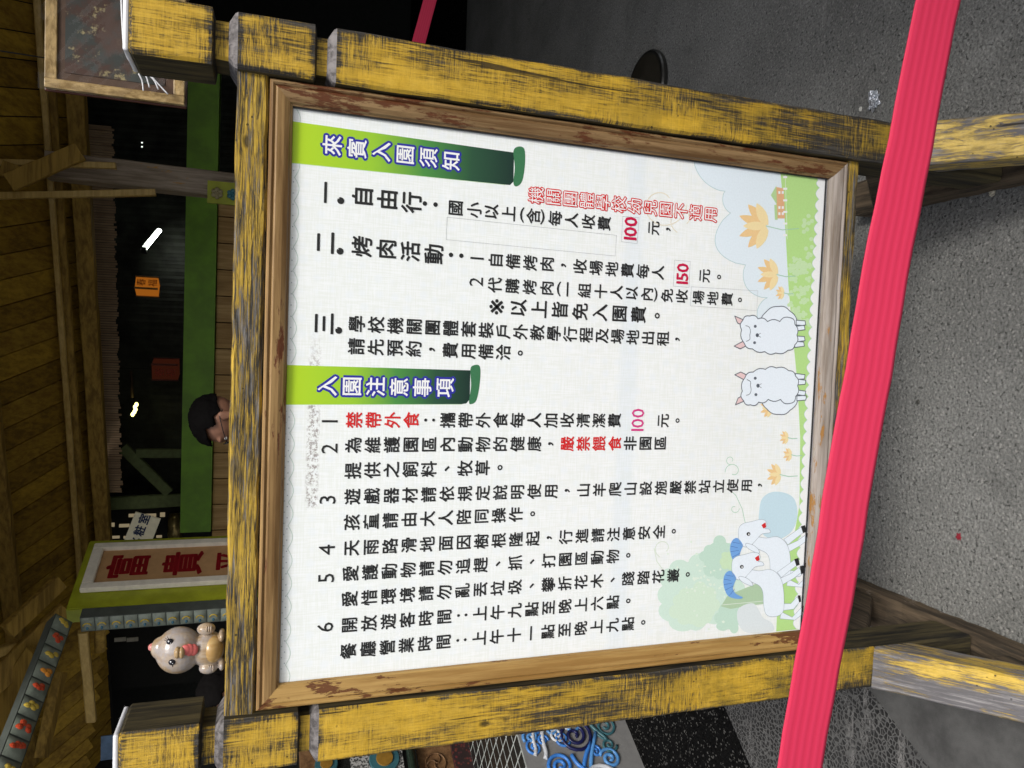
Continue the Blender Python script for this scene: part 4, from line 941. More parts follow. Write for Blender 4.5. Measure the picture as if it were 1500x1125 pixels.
# upright timber with diagonal struts and a flower plaque
M_col = bare_wood('upright_timber', 2, (0.20, 0.155, 0.11), (0.40, 0.33, 0.26), 0.7, 3, 40, 0.001, worn=(0.42, 0.22, 0.05), worn_lo=0.66, worn_hi=0.72)
colp = empty('timber_column', at(340, 268, 3.8), 'squared brown timber column with thin struts rising to the ceiling', 'column')
bm = bmesh.new(); a = at(70, 243, 3.85); b = at(345, 275, 3.85); b2 = a + (b - a) * 2.0; b2.z = max(b2.z, 0.0); k_ = (a.z - 0.0) / (a.z - b.z); b2 = a + (b - a) * k_
add_beam(bm, a, b2, 0.150, 0.15, (1, 0, 0), 20, 0.006, 0.004); from_bm('post', bm, M_col, colp)
for (p, q, wd, d) in (((-30, 237), (170, 243), 0.035, 3.70), ((-40, 288), (228, 282), 0.04, 3.70), ((118, 222), (14, 268), 0.10, 3.66), ((2, 246), (45, 262), 0.09, 3.68)):
    bm = bmesh.new(); add_beam(bm, at(*p, d), at(*q, d), wd, 0.04, (1, 0, 0), 8, 0.004, 0.003); from_bm('strut', bm, M_bamb if wd < 0.05 else M_beamw, colp)
pl = at(322, 284, 3.70); plaque = empty('flower_plaque', pl, 'small green plaque with two painted flower reliefs on the timber column', 'plaque')
a = at(304, 264, 3.70); b = at(360, 302, 3.70)
box('plate', (b.x, 3.70, b.z), (a.x, 3.72, a.z), M_olive, plaque)
for i, (x, y) in enumerate(((318, 283), (341, 285))):
    q = at(x, y, 3.69); bm = bmesh.new()
    for j in range(6): add_ball(bm, q + Vector((0.022 * math.cos(j * 1.05), 0, 0.022 * math.sin(j * 1.05))), (0.014, 0.010, 0.014), 10, 6)
    add_ball(bm, q, (0.012, 0.014, 0.012), 10, 6, 0); from_bm('flower', bm, plain('relief_%d' % i, [(0.30, 0.26, 0.14), (0.05, 0.18, 0.22)][i], 0.4), plaque)

# olive column with framed calligraphy, tile strips
def quad_basis(): pass
PR = at(131, 792, 3.05); PL = at(96, 893, 2.56); PL.z = PR.z = 1.885 + 0.5
PR = atz(131, 792, PR.z); PL = atz(96, 893, PL.z)
ux = (PR - PL); Wp = ux.length; ux.normalize(); un = Vector((ux.y, -ux.x, 0))
if un.dot(Vector((CX, CY, 0)) - PL) < 0: un = -un
colm = empty('olive_column', (PL + PR) / 2 - Vector((0, 0, PL.z)), 'broad olive green column carrying the framed red calligraphy', 'column')
def pface(u0, u1, z0, z1, d0, d1, name, m, parent, bev=0.002):
    bm = bmesh.new(); q = []
    for d in (d0, d1):
        for z in (z0, z1):
            for u_ in (u0, u1):
                v = PL + ux * u_ + un * d; v.z = z; q.append(bm.verts.new(v))
    for f in ((0, 1, 3, 2), (4, 5, 7, 6), (0, 1, 5, 4), (2, 3, 7, 6), (0, 2, 6, 4), (1, 3, 7, 5)): bm.faces.new([q[i] for i in f])
    bmesh.ops.recalc_face_normals(bm, faces=bm.faces)
    if bev: bmesh.ops.bevel(bm, geom=list(bm.edges), offset=bev, segments=2, affect='EDGES')
    return from_bm(name, bm, m, parent)
ztop = PL.z
pface(0, Wp, 0.0, ztop, -0.085, 0.0, 'shaft', M_olive, colm, 0.006)
def onface(x, y, d=0.0):
    """ray hit with the column face -> (u,z)"""
    dd = ray(x, y); c0 = Vector((CX, CY, CZ)); t = (PL + un * d - c0).dot(un) / dd.dot(un); p = c0 + dd * t
    return (p - PL).dot(ux), p.z
fu1, fz1 = onface(140, 802); fu0, fz0 = onface(116, 870); iu1, iz1 = onface(152, 812); iu0, iz0 = onface(139, 857)
fr = empty('framed_calligraphy', (PL + PR) / 2 + un * 0.02, 'pale framed panel of dark red brush calligraphy on the olive column', 'picture frame')
bot = 1.15; fw = 0.045
fu0, fu1 = fu0 + 0.0, fu1; zt = (fz1 + fz0) / 2
M_cream = plain('cream_frame', (0.80, 0.75, 0.64), 0.4, nz=0.08, bump=0.0008)
pface(fu0, fu0 + fw, bot, zt, 0.002, 0.030, 'frame_side', M_cream, fr, 0.004); pface(fu1 - fw, fu1, bot, zt, 0.002, 0.030, 'frame_side', M_cream, fr, 0.004)
pface(fu0 + fw, fu1 - fw, zt - fw * 1.1, zt, 0.002, 0.029, 'frame_side', M_cream, fr, 0.004); pface(fu0 + fw, fu1 - fw, bot, bot + fw, 0.002, 0.029, 'frame_side', M_cream, fr, 0.004)
pface(fu0 + fw, fu1 - fw, bot + fw, zt - fw * 1.1, 0.002, 0.010, 'paper', plain('kraft_paper', (0.50, 0.29, 0.13), 0.6, nz=0.06), fr, 0)
t = Txt()
cu_ = (fu0 + fu1) / 2
for ch, (x, y) in (('富', (187, 832)), ('貴', (267, 829)), ('平', (338, 826))):
    uu, zz = onface(x, y, 0.01); t.put(ch, cu_, zz, 0.20 if ch != '平' else 0.17, 0.026, 0)
o = t.build('lettering', ink('brush_red', (0.30, 0.006, 0.012), 0.4), 'dark red brush characters', fr)
me = o.data
for v in me.vertices:
    u_, z_ = v.co.x, v.co.z; q = PL + ux * u_ + un * 0.0115; v.co = Vector((q.x, q.y, z_))
me.update()
# tiled strips: upright edge of the column and lintel coming forward
def tile_strip(a, b, w_dir, n, wd, nm_label, pat, group):
    """pillowy glazed tiles from a to b"""
    t_ = (b - a); L = t_.length; t_.normalize(); nn = t_.cross(w_dir).normalized()
    if nn.dot(Vector((CX, CY, CZ)) - a) < 0: nn = -nn
    r = empty('tile_strip', a, nm_label, 'tile strip', group)
    bm = bmesh.new(); q = [bm.verts.new(p) for p in (a - w_dir * wd / 2, b - w_dir * wd / 2, b + w_dir * wd / 2, a + w_dir * wd / 2, a - w_dir * wd / 2 - nn * 0.06, b - w_dir * wd / 2 - nn * 0.06, b + w_dir * wd / 2 - nn * 0.06, a + w_dir * wd / 2 - nn * 0.06)]
    for f in ((0, 1, 2, 3), (4, 5, 6, 7), (0, 1, 5, 4), (2, 3, 7, 6), (1, 2, 6, 5), (0, 3, 7, 4)): bm.faces.new([q[i] for i in f])
    from_bm('backing', bm, M_dstrip, r)
    s = L / n
    for i in range(n):
        c = a + t_ * s * (i + 0.5); bm = bmesh.new()
        N = 6; V = []
        for iy in range(N + 1):
            for ix in range(N + 1):
                x, y = ix / N * 2 - 1, iy / N * 2 - 1; h = 0.012 * (1 - abs(x) ** 4) * (1 - abs(y) ** 4) + 0.001
                V.append(bm.verts.new(c + t_ * x * s * 0.46 + w_dir * y * wd * 0.46 + nn * h))
        for iy in range(N):
            for ix in range(N): 
                k_ = iy * (N + 1) + ix; f = bm.faces.new((V[k_], V[k_ + 1], V[k_ + N + 2], V[k_ + N + 1])); f.smooth = True
        tl = from_bm('tile', bm, M_tile, r)
        bm = bmesh.new(); cc = c + nn * 0.009
        if pat == 'arc': cc = c + nn * 0.0135
        if pat == 'fish':
            for j in range(5):
                dd = (t_ * random.uniform(-1, 1) * s * 0.16 + w_dir * random.uniform(-1, 1) * wd * 0.2)
                add_ball(bm, cc + dd - nn * s * 0.07, s * 0.17, 10, 8)
            from_bm('painted_fish', bm, M_fish[random.choice([0, 0, 1, 2])], tl)
        else:
            arc = [cc + t_ * s * 0.28 * math.cos(q_) + w_dir * wd * 0.2 * math.sin(q_) for q_ in [math.pi * (0.05 + j * 0.15) for j in range(7)]]
            add_tube(bm, arc, s * 0.055, 6); from_bm('painted_arc', bm, M_fish[2], tl)
            bm = bmesh.new(); add_ball(bm, cc - w_dir * wd * 0.14, (s * 0.16, s * 0.08, s * 0.10), 10, 6); from_bm('painted_dot', bm, M_fish[3], tl)
    return r
M_dstrip = plain('strip_backing', (0.06, 0.07, 0.06), 0.7)
M_tile = plain('glazed_tile', (0.20, 0.23, 0.19), 0.22, nz=0.25, sc=18)
M_fish = [plain('glaze_red', (0.50, 0.06, 0.02), 0.25), plain('glaze_orange', (0.62, 0.24, 0.03), 0.25), plain('glaze_yellow', (0.55, 0.40, 0.06), 0.25), plain('glaze_blue', (0.05, 0.14, 0.2), 0.25)]
random.seed(3)
ztile = ztop - 0.01
a = PL - un * 0.042 - ux * 0.062; a.z = ztile - 0.06; b = a.copy(); b.z = 1.05
tile_strip(a, b, un.copy(), 21, 0.085, 'upright strip of glazed tiles with yellow arcs along the olive column edge', 'arc', 'glazed tile strips')
c0 = atz(94, 905, ztile); c1 = atz(8, 1135, ztile); dvec = (c1 - c0); c1b = c0 + dvec * 1.5
wdir = Vector((0, 0, 1)); 
side = dvec.normalized().cross(wdir)
tile_strip(c0, c1b, (Vector((0, 0, 1)) * 0.75 + side * (0.66 if side.x > 0 else -0.66)).normalized(), 13, 0.085, 'strip of glazed tiles with red fish leading forward from the olive column', 'fish', 'glazed tile strips')
# restroom sign
sa = at(211, 779, 3.6)
sg = empty('restroom_sign', sa, 'tilted pale sign reading restroom in Chinese behind the olive column', 'sign')
bm = bmesh.new(); add_box(bm, (-0.15, 0, -0.06), (0.10, 0.012, 0.085), 0.002)
o = from_bm('board', bm, plain('sign_cream', (0.80, 0.74, 0.54), 0.5, nz=0.08), sg, world=False)
t = Txt()
for ch, x in (('化', -0.075), ('粧', 0.0), ('室', 0.072)): t.put(ch, x, 0.025, 0.062, 0.03, 0)
o = t.build('lettering', ink('sign_blue', (0.01, 0.02, 0.06)), 'dark blue characters', sg); o.matrix_parent_inverse = Matrix.Identity(4); o.location = (0, -0.002, 0)
sg.rotation_euler = (0, math.radians(19), 0)
# ceiling planks and loose timbers at the lower left corner of the photo
for (a, b, wd, m, lab) in (((10, 925), (88, 852), 0.09, M_beamw, 'rough tie beam slanting towards the top of the tile strip'), ((-20, 1010), (100, 895), 0.13, M_beamw, 'wide tie beam running behind the fish tile strip'), ((60, 960), (-60, 1130), 0.16, M_beamw, 'broad brown beam just outside the fish tile strip'), ((-20, 960), (60, 935), 0.05, M_bamb, 'ragged pale batten above the fish tile strip'), ((122, 925), (134, 1055), 0.035, M_bamb, 'thin straight bamboo between the tile strips'), ((148, 900), (146, 945), 0.10, M_beamw, 'short timber under the upright tile strip'), ((60, 1110), (88, 985), 0.07, M_beamw, 'dark batten across the lower left planks')):
    timber('tie_beam', at(*a, 3.2), at(*b, 3.4), wd, 0.05, lab, m, 'roof timber', side=(1, 0, 0), group=None)
LP = empty('soffit', at(90, 1040, 3.8), None, kind='structure')
for i in range(13):
    c = Vector((118 - i * 2.5, 905 + i * 24)); dx = 44
    a = at(c.x - dx, c.y + 34, 3.75); b = at(c.x + dx * (1.0 - i * 0.02), c.y - 34, 3.95)
    bm = bmesh.new(); add_beam(bm, a, b, 0.082, 0.02, (1, 0, 0), 1, 0.002); from_bm('plank', bm, M_plank[i % 3], LP)
for i, (x, y) in enumerate(((176, 937), (194, 937))):
    q = at(x, y, 5.0); box('pale_label', (q.x - 0.015, 5.0, q.z - 0.04), (q.x + 0.015, 5.01, q.z + 0.04), plain('label_white_%d' % i, (0.4, 0.38, 0.32))); o = bpy.data.objects[[k2 for k2 in bpy.data.objects.keys() if k2.startswith('pale_label')][-1]]; tag(o, ['higher of two small pale labels under the upright tile strip', 'lower of two small pale labels under the upright tile strip'][i], 'label')
q = at(162, 1100, 3.4); bm = bmesh.new()
box_o = box('blue_bunting', (q.x - 0.05, 3.4, q.z - 0.04), (q.x + 0.09, 3.41, q.z + 0.05), plain('bunting_blue', (0.07, 0.12, 0.2), nz=0.5, sc=8)); tag(box_o, 'small blue and orange flag behind the top of the left post', 'flag')

# wrapped picture hanging at upper right
pic = empty('wrapped_picture', (1.6, 1.5, 2.0), 'dark framed picture wrapped in shiny clear plastic behind the right post', 'picture')
PX0, PX1, PZ0, PZ1 = 1.304, 1.86, 1.80, 2.20
def pslab(x0, x1, z0, z1, y0, y1, name, m, bev=0.003):
    return box(name, (x0, y0, z0), (x1, y1, z1), m, pic, bev)
M_pf = bare_wood('picture_frame_wood', 0, (0.22, 0.14, 0.05), (0.62, 0.44, 0.20), 0.35, 20, 50, 0.0006)
M_pf2 = bare_wood('picture_frame_wood_upright', 2, (0.22, 0.14, 0.05), (0.62, 0.44, 0.20), 0.35, 20, 50, 0.0006)
M_mat = plain('picture_red_edge', (0.10, 0.03, 0.02), 0.35)
pslab(PX0, PX0 + 0.030, PZ0, PZ1 + 0.0, 1.48, 1.50, 'frame_side', M_pf2); pslab(PX1 - 0.03, PX1, PZ0, PZ1, 1.48, 1.50, 'frame_side', M_pf2)
pslab(PX0 + 0.03, PX1 - 0.03, PZ1 - 0.034, PZ1, 1.482, 1.50, 'frame_side', M_pf); pslab(PX0 + 0.03, PX1 - 0.03, PZ0, PZ0 + 0.034, 1.482, 1.50, 'frame_side', M_pf)
pslab(PX0 - 0.004, PX1 + 0.004, PZ0 - 0.004, PZ1 + 0.004, 1.503, 1.515, 'backing', M_mat)
pslab(PX0 + 0.0305, PX1 - 0.0305, PZ0 + 0.0345, PZ1 - 0.0345, 1.4905, 1.5, 'mount', plain('picture_mount', (0.09, 0.05, 0.03), 0.6), 0)
k = NM('faded_painting'); f = k.noise(k.co((9, 9, 9)), 1, 6, 0.6); f2 = k.noise(k.co((22, 22, 22), (4, 4, 4)), 1, 4, 0.7)
cc = k.mix(k.ramp(f, 0.42, 0.58), (0.03, 0.038, 0.034), (0.06, 0.025, 0.014)); cc = k.mix(k.ramp(f2, 0.60, 0.7), cc, (0.30, 0.25, 0.12)); M_paint = k.done(cc, 0.5)
pslab(PX0 + 0.055, PX1 - 0.05, PZ0 + 0.06, PZ1 - 0.055, 1.488, 1.4902, 'painting', M_paint, 0)
bm = bmesh.new(); NX, NZ = 50, 40; V = []
for j in range(NZ + 1):
    for i in range(NX + 1):
        x = PX0 - 0.012 + (PX1 - PX0 + 0.024) * i / NX; z = PZ0 - 0.012 + (PZ1 - PZ0 + 0.024) * j / NZ
        h = noise.noise(Vector((x * 9 + z * 6, z * 3, 0))) * 0.010 + noise.noise(Vector((x * 34 + z * 30, z * 10, 3))) * 0.004
        V.append(bm.verts.new((x, 1.462 + h, z)))
for j in range(NZ):
    for i in range(NX): bm.faces.new((V[j * (NX + 1) + i], V[j * (NX + 1) + i + 1], V[(j + 1) * (NX + 1) + i + 1], V[(j + 1) * (NX + 1) + i])).smooth = True
k = NM('clear_plastic'); tr = k.n('ShaderNodeBsdfTransparent'); gl = k.n('ShaderNodeBsdfGlossy'); gl.inputs['Roughness'].default_value = 0.06
mx = k.n('ShaderNodeMixShader'); fz = k.n('ShaderNodeFresnel'); fz.inputs[0].default_value = 1.5
k.t.links.new(k.math('MULTIPLY', fz.outputs[0], 0.5), mx.inputs[0]); k.t.links.new(tr.outputs[0], mx.inputs[1]); k.t.links.new(gl.outputs[0], mx.inputs[2]); k.t.links.new(mx.outputs[0], k.out.inputs[0])
from_bm('plastic_wrap', bm, k.m, pic)
for i, pts_ in enumerate((((203, 108), (208, 118), (210, 133)), ((218, 110), (226, 118), (232, 131)), ((206, 106), (214, 112), (219, 128)), ((222, 112), (231, 122), (246, 138)), ((178, -8), (180, 40), (184, 76), (200, 104)))):
    bm = bmesh.new(); add_tube(bm, [at(px_, py_, 1.452) for px_, py_ in smooth(list(pts_), 4, False)], 0.0022 if i < 4 else 0.004, 6); from_bm('fold_highlight', bm, M_white, pic)  # white creases stand in for bright highlights on the plastic folds
bm = bmesh.new(); add_tube(bm, [(1.40, 1.505, 2.19), (1.45, 1.6, 3.4)], 0.0022, 6); from_bm('hanging_cord', bm, M_shed_dark, pic)
bm = bmesh.new(); add_tube(bm, [(1.78, 1.505, 2.19), (1.75, 1.6, 3.4)], 0.0022, 6); from_bm('hanging_cord', bm, M_shed_dark, pic)
timber('hanging_beam', Vector((0.9, 1.62, 3.42)), Vector((4.5, 1.62, 3.42)), 0.10, 0.07, 'cross beam that the wrapped picture hangs from')

# mosaic bench wall at lower left
mur = empty('mosaic_bench', (-1.3, 1.9, 0), 'low bench wall with blue swirl mosaic front and black tiled top', 'bench')
fa, fb = at(757, 1062, 1.62), at(770, 1125, 1.49)
A0 = Vector((-1.01, 1.70, 0)); A1 = Vector((-1.75, 0.44, 0)); fd = (A1 - A0).normalized(); fn = Vector((-fd.y, fd.x, 0))
if fn.dot(Vector((CX, CY, 0)) - A0) < 0: fn = -fn
HB_ = 0.50
k = NM('swirl_grout'); f = k.noise(k.co((40, 40, 40)), 1, 5, 0.6); M_mur = k.done(k.mix(f, (0.12, 0.12, 0.12), (0.20, 0.20, 0.195)), 0.75, k.bump(f, 0.002, 0.7))
def prism(name, pts, z0, z1, m, parent):
    bm = bmesh.new(); lo = [bm.verts.new((p.x, p.y, z0)) for p in pts]; hi = [bm.verts.new((p.x, p.y, z1)) for p in pts]
    bm.faces.new(lo[::-1]); bm.faces.new(hi)
    for i in range(len(pts)): bm.faces.new((lo[i], lo[(i + 1) % len(pts)], hi[(i + 1) % len(pts)], hi[i]))
    return from_bm(name, bm, m, parent)
prism('bench_body', [A0 - fd * 0.8, A1, A1 - fn * 0.75, A0 - fd * 0.8 - fn * 0.75], 0.0, HB_, M_mur, mur)
def mp(s, z, d=0.0): q = A0 + fd * s + fn * d; return Vector((q.x, q.y, z))
MB1, MB2, MB3, MB4, MB5 = plain('mosaic_blue', (0.04, 0.17, 0.50), 0.3), plain('mosaic_navy', (0.01, 0.012, 0.06), 0.3), plain('mosaic_sky', (0.08, 0.24, 0.52), 0.3), plain('mosaic_pale', (0.45, 0.47, 0.5), 0.4), plain('mosaic_teal', (0.03, 0.10, 0.12), 0.4)
def spiral(s, z, r, turns, m, th, a0=0.0, sgn=1):
    bm = bmesh.new(); N = int(turns * 16); add_tube(bm, [mp(s + sgn * r * (1 - i / N * 0.9) * math.cos(a0 + i / 16 * 2 * math.pi), z + r * (1 - i / N * 0.9) * math.sin(a0 + i / 16 * 2 * math.pi), 0.003) for i in range(N + 1)], th, 6); from_bm('swirl', bm, m, mur)
spiral(0.12, 0.26, 0.085, 2.6, MB2, 0.008, 2.2); spiral(0.24, 0.36, 0.055, 2.0, MB1, 0.008, 1.0); spiral(0.36, 0.43, 0.05, 2.0, MB3, 0.007, 1.0); spiral(0.10, 0.11, 0.06, 2.2, MB5, 0.006, 0.2)
spiral(0.34, 0.20, 0.09, 2.5, MB4, 0.010, 0.8); spiral(0.24, 0.14, 0.045, 1.8, MB3, 0.008, 2); spiral(0.52, 0.30, 0.10, 2.8, MB1, 0.009, 2.2); spiral(0.54, 0.12, 0.08, 2.3, MB4, 0.009, 1); spiral(0.10, 0.45, 0.035, 1.6, MB3, 0.007, 1)
for (s0, z0, s1, z1, m) in ((0.02, 0.36, 0.20, 0.43, MB4), (0.02, 0.40, 0.18, 0.47, MB4), (0.20, 0.30, 0.30, 0.20, MB1), (0.16, 0.20, 0.34, 0.32, MB1), (0.12, 0.16, 0.42, 0.31, MB3), (0.0, 0.17, 0.16, 0.14, MB5), (0.40, 0.36, 0.50, 0.44, MB3)):
    bm = bmesh.new(); add_tube(bm, [mp(s0 + (s1 - s0) * t + 0.02 * math.sin(t * 3.1), z0 + (z1 - z0) * t + 0.015 * math.sin(t * 5), 0.003) for t in [i / 10 for i in range(11)]], 0.009, 6); from_bm('swirl', bm, m, mur)
random.seed(21)
for i in range(34):
    spiral(random.uniform(-0.05, 0.9), random.uniform(0.06, 0.46), random.uniform(0.02, 0.04), 1.6, random.choice([MB1, MB3, MB5, MB4, MB1]), 0.006, random.uniform(0, 6), random.choice((-1, 1)))
# black tiles on the bench top
M_bt = plain('black_tile', (0.012, 0.013, 0.012), 0.25, nz=0.3); bm = bmesh.new(); random.seed(6)
prism('grout_bed', [mp(-0.79, 0), mp(1.4, 0), mp(1.4, 0, -0.72), mp(-0.79, 0, -0.72)], HB_ + 0.0005, HB_ + 0.004, plain('grout_grey', (0.34, 0.36, 0.34), 0.8), mur)
tm = None
for i in range(21):
    for j in range(10):
        s0, d0 = -0.78 + i * 0.072, -0.004 - j * 0.072
        if s0 > 1.3: continue
        if tm is None:
            bmt = bmesh.new(); add_box(bmt, (0, 0, 0), (1, 1, 1)); tm = bpy.data.meshes.new('tile'); bmt.to_mesh(tm); bmt.free(); tm.materials.append(M_bt)
        o = bpy.data.objects.new('tile', tm); COL.objects.link(o); o.parent = mur
        M_ = Matrix(((fd.x * 0.062, -fn.x * 0.060, 0, 0), (fd.y * 0.062, -fn.y * 0.060, 0, 0), (0, 0, 0.003, 0), (0, 0, 0, 1)))
        q = mp(s0, HB_ + 0.003, d0); M_.translation = q; o.matrix_parent_inverse = Matrix.Translation(-Vector(mur.location)); o.matrix_basis = M_
# layered wall behind the bench
bw_ = empty('layered_mosaic_wall', (-1.9, 2.4, 0), 'banded wall behind the bench with red pebbles, carved wood and speckled mosaic', 'wall')
W0 = A0 - fn * 0.75 - fd * 0.8; W1 = A1 - fn * 0.75 + fd * 0.3
def strip(z0, z1, d, m, nm):
    return prism(nm, [W0 + fn * d, W1 + fn * d, W1 - fn * 0.12, W0 - fn * 0.12], z0, z1, m, bw_)
k = NM('red_pebbles'); v = k.voro(k.co((60, 60, 60)), 1.0); vc = k.voro(k.co((60, 60, 60)), 1.0, out='Color')
M_rp = k.done(k.mix(k.ramp(v, 0.2, 0.5), k.mix(0.5, (0.14, 0.03, 0.025), vc, 'MULTIPLY'), (0.02, 0.01, 0.01)), 0.6, k.bump(v, 0.01, -1.0))
k = NM('speckled_mosaic'); v = k.noise(k.co((110, 110, 110)), 1, 3, 0.6); M_sp = k.done(k.mix(k.ramp(v, 0.48, 0.52), (0.03, 0.03, 0.03), (0.35, 0.35, 0.34)), 0.6)
M_cw = bare_wood('carved_brown_wood', 0, (0.09, 0.045, 0.02), (0.2, 0.11, 0.05), 0.5, 4, 40, 0.002)
zz = [onz for onz in ()]
def wz(x, y=1105):
    dd = ray(x, y); c0 = Vector((CX, CY, CZ)); t_ = (W0 - c0).dot(fn) / dd.dot(fn); return (c0 + dd * t_).z
strip(0.0, wz(662), 0.02, M_rp, 'pebble_band'); strip(wz(662) + 0.001, wz(612), 0.0, M_cw, 'carved_band'); 
strip(wz(612) + 0.001, wz(590), -0.02, M_shed_dark, 'recess')
bm = bmesh.new(); q = wz(600); add_tube(bm, [Vector((W0.x, W0.y, q)) + fn * 0.03, Vector((W1.x, W1.y, q)) + fn * 0.03], 0.022, 14); from_bm('pipe', bm, plain('dark_green_pipe', (0.02, 0.035, 0.025), 0.15), bw_)
strip(wz(590) + 0.001, wz(512), 0.0, M_sp, 'speckled_band'); strip(wz(512) + 0.001, wz(488), 0.0, M_bt, 'black_band'); strip(wz(488) + 0.001, wz(440), 0.01, M_cw, 'top_band')
def hitw(x, y, d):
    dd = ray(x, y); c0 = Vector((CX, CY, CZ)); t_ = (W0 + fn * d - c0).dot(fn) / dd.dot(fn); return c0 + dd * t_
def disc(c, r, th, m, nm, par):
    bm = bmesh.new(); R = fn.to_track_quat('Z', 'Y').to_matrix(); lo = []; 
    rings = []
    for (rr, h) in ((r, 0), (r * 0.95, th), (0.001, th * 1.1)):
        rings.append([bm.verts.new(c + R @ Vector((rr * math.cos(a_), rr * math.sin(a_), h))) for a_ in [2 * math.pi * i / 24 for i in range(24)]])
    for i in range(2):
        for j in range(24): bm.faces.new((rings[i][j], rings[i][(j + 1) % 24], rings[i + 1][(j + 1) % 24], rings[i + 1][j]))
    bm.faces.new(rings[-1]); return from_bm(nm, bm, m, par)
q = hitw(563, 1112, 0.002); disc(q, 0.075, 0.01, MB5, 'round_tile', bw_); disc(q + fn * 0.008, 0.042, 0.01, plain('ochre_glaze', (0.22, 0.12, 0.02), 0.3), 'round_tile', bw_)
q = hitw(478, 1120, 0.012); disc(q, 0.055, 0.01, MB5, 'round_tile', bw_); disc(q + fn * 0.008, 0.030, 0.01, plain('ochre_glaze2', (0.22, 0.12, 0.02), 0.3), 'round_tile', bw_)
q = hitw(638, 1118, 0.002)
bm = bmesh.new(); R = fn.to_track_quat('Z', 'Y').to_matrix()
add_tube(bm, [q + R @ Vector((0.05 * math.cos(a_), 0.05 * math.sin(a_), 0.004)) for a_ in [2 * math.pi * i / 24 for i in range(25)]], 0.004, 6, cap=False)
for a_ in range(3): add_tube(bm, [q + R @ Vector((0.045 * math.cos(a_ * 2.1 + j * 0.4) * j / 4, 0.045 * math.sin(a_ * 2.1 + j * 0.4) * j / 4, 0.004)) for j in range(5)], 0.004, 6)
from_bm('carved_rosette', bm, M_cw, bw_)
q = at(453, 1126, 0.35); bm = bmesh.new(); add_lathe(bm, q - Vector((0, 0, 0.0)), [(0.01, -1.4), (0.02, -0.02), (0.028, 0.0), (0.028, 0.02), (0.018, 0.032), (0.002, 0.036)], 20)
#tag(from_bm('rounded_knob', bm, M_side), 'brown rounded knob beside the notch of the left post', 'knob')
bm.free()

# ------------------------------------------------------------------ figurine on the top rail
fy = 0.012
def F(x, y, dy=0.0): 
    return at(x, y, fy + dy)
M_clay = None
k = NM('painted_clay'); f = k.noise(k.co((120, 120, 18)), 1, 5, 0.6); f2 = k.noise(k.co((25, 25, 25)), 1, 4, 0.6)
M_clay = k.done(k.mix(k.ramp(f2, 0.4, 0.62), k.mix(k.ramp(f, 0.35, 0.7), (0.30, 0.20, 0.10), (0.45, 0.36, 0.26)), (0.34, 0.31, 0.30)), 0.22, k.bump(f, 0.0006, 0.5), spec=0.6)
k = NM('painted_clay_belly'); f = k.noise(k.co((120, 120, 18)), 1, 5, 0.6); M_belly = k.done(k.mix(k.ramp(f, 0.35, 0.7), (0.40, 0.24, 0.08), (0.50, 0.35, 0.15)), 0.25, spec=0.6)
fig = empty('chick_figurine', (0.06, fy, 1.58), 'small glossy clay chick figurine with a pink tongue standing on the top rail', 'figurine')
def voxel(bm, size, name, mats, parent, smooth_it=2):
    me = bpy.data.meshes.new('tmp'); bmesh.ops.recalc_face_normals(bm, faces=bm.faces); bm.to_mesh(me); bm.free()
    o = bpy.data.objects.new('tmp', me); COL.objects.link(o)
    m = o.modifiers.new('r', 'REMESH'); m.mode = 'VOXEL'; m.voxel_size = size; m.use_smooth_shade = True
    if smooth_it: s = o.modifiers.new('s', 'SMOOTH'); s.iterations = smooth_it; s.factor = 0.5
    bpy.context.view_layer.update(); dg = bpy.context.evaluated_depsgraph_get()
    me2 = bpy.data.meshes.new_from_object(o.evaluated_get(dg)); bpy.data.objects.remove(o); bpy.data.meshes.remove(me)
    me2.name = name; me2.shade_smooth()
    return link(name, me2, mats, parent)
s_ = 0.00103
hc = F(262, 952); bc = F(304, 950)
bm = bmesh.new()
add_ball(bm, hc, (34 * s_, 30 * s_, 32 * s_), 28, 18)
add_ball(bm, F(240, 949), (18 * s_, 16 * s_, 18 * s_), 20, 12)
add_ball(bm, bc, (26 * s_, 24 * s_, 26 * s_), 24, 14); add_ball(bm, F(291, 951), (20 * s_, 18 * s_, 14 * s_), 20, 12)
add_ball(bm, F(302, 921, -0.008), (9 * s_, 10 * s_, 13 * s_), 16, 10); add_ball(bm, F(305, 978, -0.012), (9 * s_, 10 * s_, 13 * s_), 16, 10)
for yy in (930, 972): add_ball(bm, F(325, yy, -0.010), (9 * s_, 15 * s_, 5 * s_), 14, 8)
voxel(bm, 0.0011, 'body', M_clay, fig, 3)
bm = bmesh.new(); add_ball(bm, F(311, 950, -0.006), (21 * s_, 20.5 * s_, 16 * s_), 24, 14); from_bm('belly_patch', bm, M_belly, fig, smooth=True)
bm = bmesh.new(); add_ball(bm, F(224, 948), (6 * s_, 6 * s_, 6.5 * s_), 16, 10); from_bm('crest', bm, plain('pink_glaze', (0.60, 0.22, 0.20), 0.25), fig, smooth=True)
M_blk = plain('black_glaze', (0.012, 0.013, 0.018), 0.12)
def hit(x, y, c, r):
    o_ = Vector((CX, CY, CZ)) - c; d_ = ray(x, y); o_ = Vector((o_.x / r[0], o_.y / r[1], o_.z / r[2])); e_ = Vector((d_.x / r[0], d_.y / r[1], d_.z / r[2]))
    A_q, B_q, C_q = e_.dot(e_), 2 * o_.dot(e_), o_.dot(o_) - 1; D_ = max(0.0, B_q * B_q - 4 * A_q * C_q); t_ = (-B_q - math.sqrt(D_)) / (2 * A_q)
    return Vector((CX, CY, CZ)) + d_ * t_
HR = (34 * s_, 30 * s_, 32 * s_)
